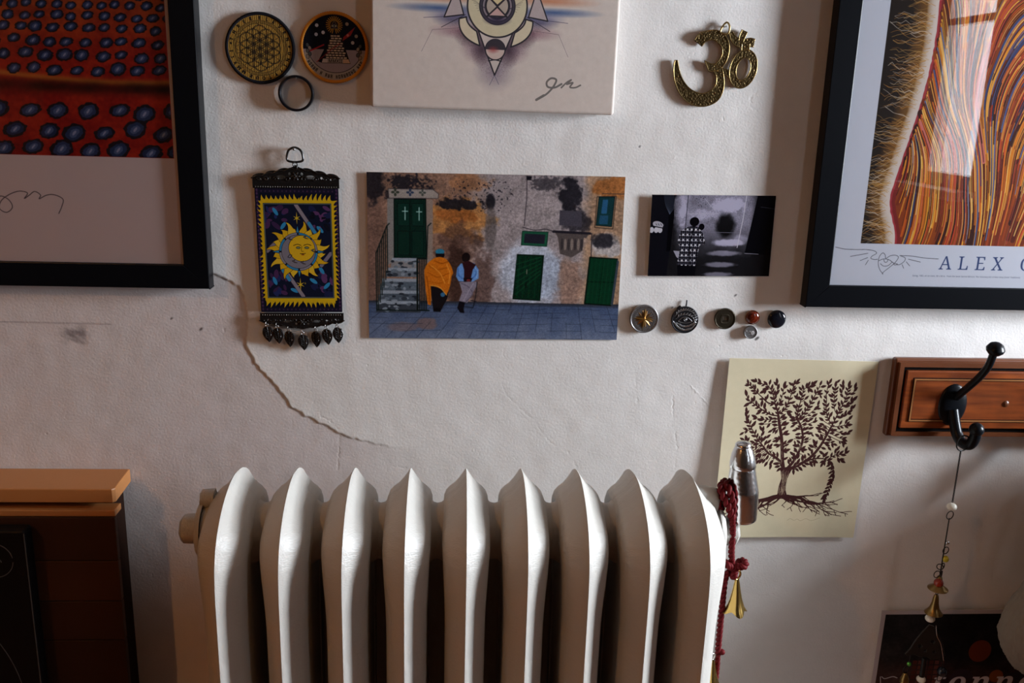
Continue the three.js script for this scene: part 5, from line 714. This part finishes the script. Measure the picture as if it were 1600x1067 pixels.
// chain of beads and bells on the near hook
{
  const X = 0.6235, Z = 0.0555, t = thing('bell_chain', 'hanging chain of beads and small brass bells on the black coat hook', 'wind chime', [X, 0.805, Z]);
  const Y = (y) => y - 0.805, black = mat(lin(0.02, 0.019, 0.018), 0.4, { metalness: 0.7 }), brass = aged(0.27, 0.165, 0.055, 0.3), white = mat(0xe4e0d2, 0.25), silver = aged(0.6, 0.6, 0.6, 0.25);
  mesh('ring', torus(0.0098, 0.0009, 0.0012, Y(0.8055), 0.001, 0, 0.25), black, t);
  const links = []; for (let y = 0.795, k = 0; y > 0.726; y -= 0.0021, k++) links.push(new THREE.TorusGeometry(0.0013, 0.00045, 6, 12).scale(0.75, 1.1, 1).rotateY(k % 2 ? 1.57 : 0.2).translate(0.0004, Y(y), 0)); mesh('chain', links, black, t);
  const bead = (x, y, r, m, sy = 0.85) => mesh('bead', ball(x, Y(y), 0, r, sy), m, t), ringAt = (x, y, R, turn = 0.3) => mesh('ring', torus(R, 0.0006, x, Y(y), 0, 0, turn), black, t);
  bead(0.0005, 0.7205, 0.0062, white, 0.78); ringAt(0, 0.7090, 0.0054); mesh('rod', new THREE.CylinderGeometry(0.0007, 0.0009, 0.078, 8).translate(-0.0003, Y(0.666), 0), black, t);
  bead(0.0025, 0.6715, 0.0026, silver, 1); ringAt(0.002, 0.6605, 0.0046); bead(0.0036, 0.6485, 0.0040, mat(lin(0.50, 0.42, 0.02), 0.35), 1.1); ringAt(0.0015, 0.6385, 0.0040, 0.6); ringAt(-0.002, 0.6375, 0.0038, -0.5); ringAt(-0.0045, 0.6270, 0.0046, 0.2); ringAt(0.0015, 0.6275, 0.0040, 0.9);
  bead(-0.0005, 0.6150, 0.0060, mat(lin(0.28, 0.025, 0.012), 0.16), 0.95);
  const bell = (h, R) => lathe([[0.0012, h], [0.0026, h * 0.96], [0.0036, h * 0.8], [0.0044, h * 0.55], [0.0060, h * 0.3], [R * 0.78, h * 0.13], [R, 0.001], [R, 0], [R * 0.94, 0], [R * 0.7, h * 0.12], [0.0052, h * 0.3], [0.0036, h * 0.55], [0.0026, h * 0.8]], 32);
  mesh('bell', bell(0.019, 0.0125).translate(0.0015, Y(0.6045), -0.003), aged(0.28, 0.18, 0.07, 0.32), t); mesh('bell', bell(0.027, 0.0112).translate(-0.0008, Y(0.5715), 0), brass, t); mesh('clapper_loop', torus(0.0016, 0.0005, -0.0005, Y(0.6000), 0), black, t);
  bead(-0.0042, 0.5640, 0.0062, white, 0.82);
  // dark pierced plate with drops
  const s = new THREE.Shape(); for (const [i, [x, y]] of [[-0.004, 0.5545], [-0.012, 0.5440], [-0.0175, 0.5355], [-0.0245, 0.5200], [-0.0300, 0.5125], [-0.0270, 0.5095], [-0.0180, 0.5120], [-0.010, 0.5080], [0.0, 0.5080], [0.006, 0.5040], [0.016, 0.5045], [0.0215, 0.4990], [0.0235, 0.5090], [0.0185, 0.5250], [0.010, 0.5400], [0.003, 0.5520]].entries()) i ? s.lineTo(x, Y(y)) : s.moveTo(x, Y(y)); s.closePath(); for (const [x, y, r] of [[-0.012, 0.524, 0.003], [0.004, 0.530, 0.0032], [0.008, 0.515, 0.0026], [-0.004, 0.517, 0.0025]]) { const q = new THREE.Path(); q.absarc(x, Y(y), r, 0, Math.PI * 2, true); s.holes.push(q); }
  mesh('pierced_plate', new THREE.ExtrudeGeometry(s, { depth: 0.0016, bevelEnabled: true, bevelThickness: 0.0005, bevelSize: 0.0004, bevelSegments: 1 }).translate(0, 0, -0.001), mat(lin(0.018, 0.016, 0.014), 0.5, { metalness: 0.5 }), t);
  mesh('wire', tube([[0.003, Y(0.556), 0.004], [0.006, Y(0.541), 0.005], [0.012, Y(0.531), 0.005], [0.018, Y(0.514), 0.004], [0.022, Y(0.503), 0.002]], 0.0004, 30, 6), silver, t);
  bead(-0.0225, 0.4970, 0.0028, mat(lin(0.05, 0.25, 0.02), 0.3), 1); ringAt(-0.0255, 0.4885, 0.0046); mesh('bell', bell(0.014, 0.006).translate(-0.0255, Y(0.4700), 0), brass, t); mesh('rod', new THREE.CylinderGeometry(0.0032, 0.0032, 0.029, 12).translate(-0.003, Y(0.4915), 0), black, t); bead(-0.003, 0.4740, 0.0060, white, 0.8); bead(0.0235, 0.4850, 0.0062, mat(lin(0.008, 0.012, 0.02), 0.25), 1.1); ringAt(0.0225, 0.4760, 0.0050); mesh('drop_link', tube([[0.022, Y(0.5), 0], [0.0235, Y(0.492), 0]], 0.0005, 6, 6), black, t); mesh('drop_link', tube([[-0.0225, Y(0.511), 0], [-0.0225, Y(0.4995), 0]], 0.0005, 6, 6), black, t); mesh('drop_link', tube([[-0.0255, Y(0.4842), 0], [-0.0255, Y(0.483), 0]], 0.0006, 6, 6), black, t);
}
// dark poster low on the wall
{
  const tex = canvasTex(1024, 700, (g, w, h) => {
    const S = w / 0.32; pixels(g, w, h, (i, j) => { const x = i / S, y = j / S, n = fbm(x * 40, y * 40, 3, 5), m = fbm(x * 200, y * 200, 6, 3), u = smooth(0.02, 0.10, x) ; let v = 40 + 26 * n + 16 * m - 22 * u; const lo = smooth(0.065, 0.10, y); return [v + 34 * lo + 10 * n, v + 14 * lo, v + 2 + 10 * lo]; });
    g.setTransform(S, 0, 0, S, 0, 0);
    g.beginPath(); g.ellipse(0.148, 0.064, 0.016, 0.017, 0, 0, 7); g.fillStyle = '#6e3018'; g.fill(); for (let k = 0; k < 30; k++) { g.fillStyle = ['#54231a', '#6b3a34', '#4a2826'][k % 3]; g.fillRect(0.055 + (k % 6) * 0.0078, 0.078 + Math.floor(k / 6) * 0.0078, 0.0062, 0.0060); } g.beginPath(); g.ellipse(0.128, 0.108, 0.017, 0.016, 0, Math.PI, 0); g.fillStyle = '#33242c'; g.fill(); g.beginPath(); g.ellipse(0.178, 0.104, 0.010, 0.010, 0, 0, 7); g.fillStyle = '#8a4a1e'; g.fill(); g.beginPath(); g.ellipse(0.205, 0.112, 0.02, 0.014, 0, Math.PI, 0); g.fillStyle = '#2a2226'; g.fill();
    g.fillStyle = '#d9cfd2'; g.save(); g.translate(0.083, 0.129); g.scale(0.001, 0.001); g.font = 'italic bold 46px serif'; g.textBaseline = 'alphabetic'; let x = 0; for (const ch of 'tonnes') { g.fillText(ch, x, 0); x += g.measureText(ch).width + 4; } g.restore();
    spline(g, [[0.014, 0.103], [0.018, 0.106], [0.030, 0.103], [0.036, 0.105]], '#cfc6ca', 0.0014); line(g, [[0.012, 0.103], [0.014, 0.116]], '#cfc6ca', 0.0014); line(g, [[0.046, 0.103], [0.050, 0.115]], '#cfc6ca', 0.0014);
    g.setTransform(1, 0, 0, 1, 0, 0); g.strokeStyle = '#cfc4c8'; g.lineWidth = 0.0125 * S; g.strokeRect(0, 0, w, h);
  });
  pinned('poster', 'dark printed poster with a pale border behind the bell chain', 'poster', 0.742, 0.4345, 0.32, 0.2188, 0.0, (u, v) => 0.0006 + 0.0018 * (1 - u) * v, tex, 0.6);
}
// fleecy pouch on its strap
{
  const t = thing('fleece_pouch', 'cream fleecy pouch hanging on a narrow strap beside the dark poster', 'pouch', [0.768, 0.568, 0.066]);
  const g = new THREE.IcosahedronGeometry(1, 40), p = g.attributes.position, r = rng(2);
  for (let i = 0; i < p.count; i++) { const x = p.getX(i), y = p.getY(i), z = p.getZ(i); const n = 1 + 0.035 * perlin.noise(x * 6, y * 6, z * 6) + 0.022 * perlin.noise(x * 22, y * 12, z * 22) + 0.014 * perlin.noise(x * 60, y * 34, z * 60), taper = y > -0.05 ? Math.sqrt(Math.max(0, 1 - Math.pow((y + 0.05) / 1.05, 2))) : 1, k = y > -0.1 ? lerp(1, 0.34, Math.pow((y + 0.1) / 1.1, 1.2)) : 1; p.setXYZ(i, (x * 0.060 * k - 0.012 * Math.max(0, y)) * n + (y < 0 ? -0.012 * y * 0 : 0), (y * 0.080 - 0.006) * n, z * 0.042 * k * n); void taper; }
  void r; const m = mergeVertices(g.deleteAttribute('normal').deleteAttribute('uv'), 1e-5); m.computeVertexNormals(); m.rotateZ(0.16);
  mesh('fleece', m, mat(lin(0.24, 0.205, 0.165), 0.95, { sheen: 0, specularIntensity: 0.1 }), t);
  mesh('strap', [tube([[-0.02, 0.066, 0.004], [-0.032, 0.10, 0.0], [-0.030, 0.16, -0.006], [-0.012, 0.222, -0.012], [0.0035, 0.235, -0.011], [0.010, 0.222, -0.006], [0.004, 0.14, 0.0], [-0.016, 0.066, 0.002]], 0.0028, 60, 8).scale(1, 1, 1)], mat(lin(0.16, 0.12, 0.09), 0.9), t);
}
// coat on the next hook, just beside the picture
{
  const t = thing('hanging_coat', 'dark cloth coat hanging from a hook of the wooden rack', 'coat', [0.965, 0, 0]);
  const N = 90, M = 60, pos = [], idx = [];
  for (let j = 0; j <= M; j++) for (let i = 0; i <= N; i++) { const v = j / M, y = lerp(0.875, 0.16, v), a = i / N * 6.2832, rx = (0.056 + 0.066 * smooth(0, 0.12, v) + 0.008 * v), rz = 0.030 + 0.036 * smooth(0, 0.12, v), f = 1 + 0.15 * smooth(0.02, 0.5, v) * Math.sin(a * 7 + 3 * v) + 0.06 * v * Math.sin(a * 17 + 1); const cq = (q) => Math.sign(q) * Math.pow(Math.abs(q), 0.6); pos.push(rx * f * cq(Math.cos(a)), y, 0.112 + rz * f * cq(Math.sin(a))); if (i && j) { const b = j * (N + 1) + i; idx.push(b - N - 2, b - 1, b - N - 1, b - N - 1, b - 1, b); } }
  const g = new THREE.BufferGeometry(); g.setAttribute('position', new THREE.Float32BufferAttribute(pos, 3)); g.setIndex(idx); g.computeVertexNormals();
  const cloth = mat(lin(0.022, 0.020, 0.022), 0.9, { side: THREE.DoubleSide }); mesh('body', g, cloth, t);
  mesh('collar', tube([[-0.048, 0.866, 0.112], [-0.02, 0.874, 0.092], [0.015, 0.874, 0.092], [0.048, 0.866, 0.112], [0.0, 0.858, 0.138]], 0.009, 50, 10, true), cloth, t);
  for (const q of [-1, 1]) { const g2 = tube([[q * 0.078, 0.835, 0.125], [q * 0.100, 0.76, 0.152], [q * 0.104, 0.62, 0.160], [q * 0.100, 0.48, 0.158], [q * 0.096, 0.36, 0.155]], 0.030, 60, 18), p2 = g2.attributes.position; for (let i = 0; i < p2.count; i++) p2.setX(i, p2.getX(i) + 0.003 * Math.sin(p2.getY(i) * 90 + p2.getZ(i) * 60)); g2.computeVertexNormals(); mesh('sleeve', g2, cloth, t); }
  mesh('hanging_tape', tube([[-0.030, 0.872, 0.096], [-0.046, 0.886, 0.080], [-0.053, 0.897, 0.064], [-0.060, 0.894, 0.060], [-0.054, 0.880, 0.076], [-0.038, 0.868, 0.098]], 0.0014, 40, 6), cloth, t);
}
// dried leaves tied to the second hook
{
  const t = thing('dried_sprig', 'dried sprig of long narrow leaves hanging on the rack between pouch and coat', 'sprig', [0.796, 0.80, 0.108]);
  const m = mat(lin(0.10, 0.075, 0.03), 0.8, { side: THREE.DoubleSide }), s = new THREE.Shape(); s.moveTo(0, 0); s.quadraticCurveTo(0.0095, -0.03, 0, -0.068); s.quadraticCurveTo(-0.0095, -0.03, 0, 0);
  const lf = new THREE.ExtrudeGeometry(s, { depth: 0.0006, bevelEnabled: false });
  mesh('stem', tube([[-0.019, 0.128, -0.033], [-0.022, 0.10, -0.012], [-0.012, 0.05, 0], [-0.006, -0.05, 0.002], [-0.012, -0.10, 0]], 0.0014, 40, 6), m, t);
  for (const [x, y, a, b] of [[-0.006, 0.03, -1.0, 0.3], [0.004, 0.005, -0.7, -0.4], [0.002, -0.008, 0.75, 0.5], [-0.003, -0.03, -0.85, 0.6], [-0.005, -0.045, 0.6, -0.3], [-0.009, -0.075, -0.5, 0.2], [-0.011, -0.09, 0.4, 0.4], [-0.012, -0.1, -0.1, -0.2]]) { const q = mesh('leaf', lf, m, t); q.position.set(x, y, 0); q.rotation.set(0, b, a); }
}
// ---------------------------------------------------------------- red cord and bells tied to the air vent
function rope(pts, R, strands, turns, r, seg) {
  const c = new THREE.CatmullRomCurve3(pts.map((p) => V3(...p))), F = c.computeFrenetFrames(seg, false), out = [];
  for (let s = 0; s < strands; s++) { const l = []; for (let i = 0; i <= seg; i++) { const p = c.getPointAt(i / seg), a = turns * 6.2832 * i / seg + s / strands * 6.2832; l.push(p.addScaledVector(F.normals[i], R * Math.cos(a)).addScaledVector(F.binormals[i], R * Math.sin(a))); } out.push(new THREE.TubeGeometry(new THREE.CatmullRomCurve3(l), seg, r, 7)); }
  return merged(out);
}
{
  const red = mat(lin(0.105, 0.004, 0.006), 0.6, { specularIntensity: 0.25 }), darkred = red, t = thing('red_cord', 'twisted dark red cord tied round the neck of the air vent', 'cord', [0, 0, 0]);
  const Z = 0.178;
  mesh('loop', [rope([[0.2995, 0.796, 0.160], [0.2915, 0.7975, 0.172], [0.293, 0.790, Z + 0.002], [0.300, 0.776, Z + 0.003], [0.3045, 0.764, Z + 0.002]], 0.002, 2, 3.5, 0.0025, 60), rope([[0.2985, 0.799, 0.158], [0.2975, 0.8, 0.173], [0.3005, 0.792, Z + 0.003], [0.3045, 0.778, Z + 0.002], [0.306, 0.760, Z]], 0.0019, 2, 3.5, 0.0024, 60), rope([[0.2905, 0.792, 0.166], [0.2895, 0.781, 0.174], [0.2925, 0.772, 0.174], [0.298, 0.770, 0.164]], 0.0017, 2, 2.5, 0.0023, 40)], red, t);
  mesh('strand', rope([[0.3055, 0.764, Z], [0.3072, 0.75, Z], [0.3078, 0.735, Z], [0.3082, 0.722, Z], [0.310, 0.710, Z]], 0.0016, 2, 5, 0.0023, 60), red, t);
  const k = []; for (let i = 0; i <= 70; i++) { const a = i / 70 * 6.2832; k.push([0.3125 + 0.0085 * Math.sin(a) + 0.0055 * Math.sin(2 * a), 0.7045 + 0.0062 * Math.cos(a) - 0.0045 * Math.cos(2 * a), Z + 0.0048 * Math.sin(3 * a)]); } mesh('knot', rope(k, 0.0017, 2, 12, 0.0026, 150), red, t);
  mesh('tail', rope([[0.3065, 0.700, Z], [0.3040, 0.688, Z], [0.3037, 0.66, Z], [0.3036, 0.63, Z], [0.3038, 0.60, Z], [0.3042, 0.57, Z], [0.304, 0.51, Z]], 0.0016, 2, 16, 0.0022, 180), darkred, t);
  mesh('side_knot', ball(0.3082, 0.5985, Z + 0.001, 0.0036, 0.95), red, t);
  const brass = aged(0.50, 0.33, 0.10, 0.22);
  // a bell pinched into lobes
  const lobed = (n, flare, len) => { const g = lathe([[0.0022, 0], [0.0032, -len * 0.12], [0.0046, -len * 0.35], [0.0066, -len * 0.62], [0.0094, -len * 0.86], [flare, -len], [flare * 0.9, -len], [0.008, -len * 0.84], [0.0044, -len * 0.5], [0.0018, -len * 0.1]], 72), p = g.attributes.position; for (let i = 0; i < p.count; i++) { const x = p.getX(i), y = p.getY(i), z = p.getZ(i), a = Math.atan2(z, x), d = clamp(-y / len), q = 1 + 0.15 * d * Math.cos(n * a + 0.6); p.setXYZ(i, x * q, y - 0.0022 * d * d * Math.cos(n * a + 0.6), z * q); } g.computeVertexNormals(); return g; };
  const b = thing('brass_bell', 'little lobed brass bell hanging from the knot of the red cord', 'bell', [0.317, 0.6905, Z + 0.002], 0.03);
  mesh('bell_body', lobed(4, 0.0125, 0.0385), brass, b); mesh('loop', torus(0.0052, 0.0013, -0.0006, 0.0052, 0, 0, 0.5), brass, b);
  const d = thing('brass_bell', 'narrow brass bell hanging low on the tail of the red cord', 'bell', [0.2965, 0.5925, Z + 0.006], 0);
  mesh('bell_body', lobed(4, 0.0088, 0.034), brass, d); mesh('loop', torus(0.0036, 0.0009, 0.0004, 0.0034, 0, 0, 0.6), aged(0.75, 0.72, 0.66, 0.2), d);
}
// ---------------------------------------------------------------- wooden headboard and the dark case in front of it
{
  const woodTex = canvasTex(1024, 512, (g, w, h) => pixels(g, w, h, (i, j) => { const n = fbm(i / 120, j / 9, 3, 4), m = fbm(i / 60, j / 60, 5, 3); return [176 + 36 * n + 16 * m, 116 + 30 * n + 12 * m, 64 + 20 * n + 8 * m]; }));
  const wood = mat(0xffffff, 0.45, { map: woodTex }), dw = mat(lin(0.02, 0.009, 0.006), 0.8, { specularIntensity: 0.1 }), x1 = -0.3935;
  const uvm = (g) => { const p = g.attributes.position, uv = g.attributes.uv; for (let i = 0; i < p.count; i++) uv.setXY(i, p.getX(i) / 0.6, (p.getY(i) + p.getZ(i)) / 0.3); return g; };
  const t = thing('headboard', 'wooden headboard with a pale top ledge standing against the wall', 'headboard', [0, 0, 0]);
  const led = new THREE.Shape(); led.moveTo(-1.4, 0); led.lineTo(x1 - 0.0025, 0); led.lineTo(x1, -0.058); led.lineTo(x1 - 0.003, -0.0615); led.lineTo(-1.4, -0.0615); led.closePath();
  mesh('top_ledge', uvm(new THREE.ExtrudeGeometry(led, { depth: 0.015, bevelEnabled: true, bevelThickness: 0.0012, bevelSize: 0.0012, bevelOffset: -0.0012, bevelSegments: 2 }).rotateX(-Math.PI / 2).translate(0, 0.7268, 0)), wood, t);
  mesh('core', box(-1.39, x1 - 0.012, 0.01, 0.7255, 0.002, 0.040), dw, t);
  mesh('top_rail', uvm(rbox(-1.398, x1 - 0.001, 0.7085, 0.7165, 0.041, 0.0625, 0.0012)), wood, t);
  // front boards, one above the other
  const tones = [lin(0.042, 0.016, 0.008), lin(0.055, 0.020, 0.009), lin(0.040, 0.015, 0.007), lin(0.032, 0.012, 0.006)];
  const rows = [[0.6525, 0.7080], [0.5990, 0.6515], [0.5460, 0.5980], [0.4800, 0.5450], [0.3900, 0.4790], [0.2900, 0.3890], [0.1900, 0.2890], [0.0200, 0.1890]];
  rows.forEach(([a, b], k) => mesh('board', uvm(rbox(-1.396, x1 - 0.0015, a, b, 0.0560, 0.0640, 0.0010)), mat(tones[k % 4], 0.55, { specularIntensity: 0.4 }), t));
  const c = thing('black_case', 'black flat case with thin pale curved lines leaning before the headboard', 'case', [0, 0, 0.0655]);
  const shell = mat(lin(0.006, 0.0065, 0.008), 0.45, { specularIntensity: 0.3 }), pale = mat(lin(0.10, 0.105, 0.115), 0.4);
  mesh('body', rbox(-0.86, -0.489, 0.02, 0.7015, 0, 0.020, 0.004, 3), shell, c);
  const arc = (cx, cy, R, a0, a1, r) => { const p = []; for (let k = 0; k <= 24; k++) { const a = lerp(a0, a1, k / 24); p.push([cx + R * Math.cos(a), cy + R * Math.sin(a), 0.0202]); } return tube(p, r, 48, 6); };
  mesh('curved_trim', [arc(-0.527, 0.664, 0.0215, 0.15, 6.2, 0.0005)], pale, c); mesh('curved_trim', [arc(-0.527, 0.660, 0.0085, 0.2, 3.0, 0.0005)], pale, c); mesh('curved_trim', [tube([[-0.534, 0.560, 0.0202], [-0.522, 0.535, 0.0202], [-0.513, 0.505, 0.0202], [-0.508, 0.46, 0.0202]], 0.0005, 30, 6)], pale, c);
  mesh('edge_trim', [tube([[-0.4905, 0.698, 0.0192], [-0.4905, 0.64, 0.0192], [-0.4905, 0.1, 0.0192]], 0.0006, 20, 6)], pale, c);
}
renderer.render(scene, camera);
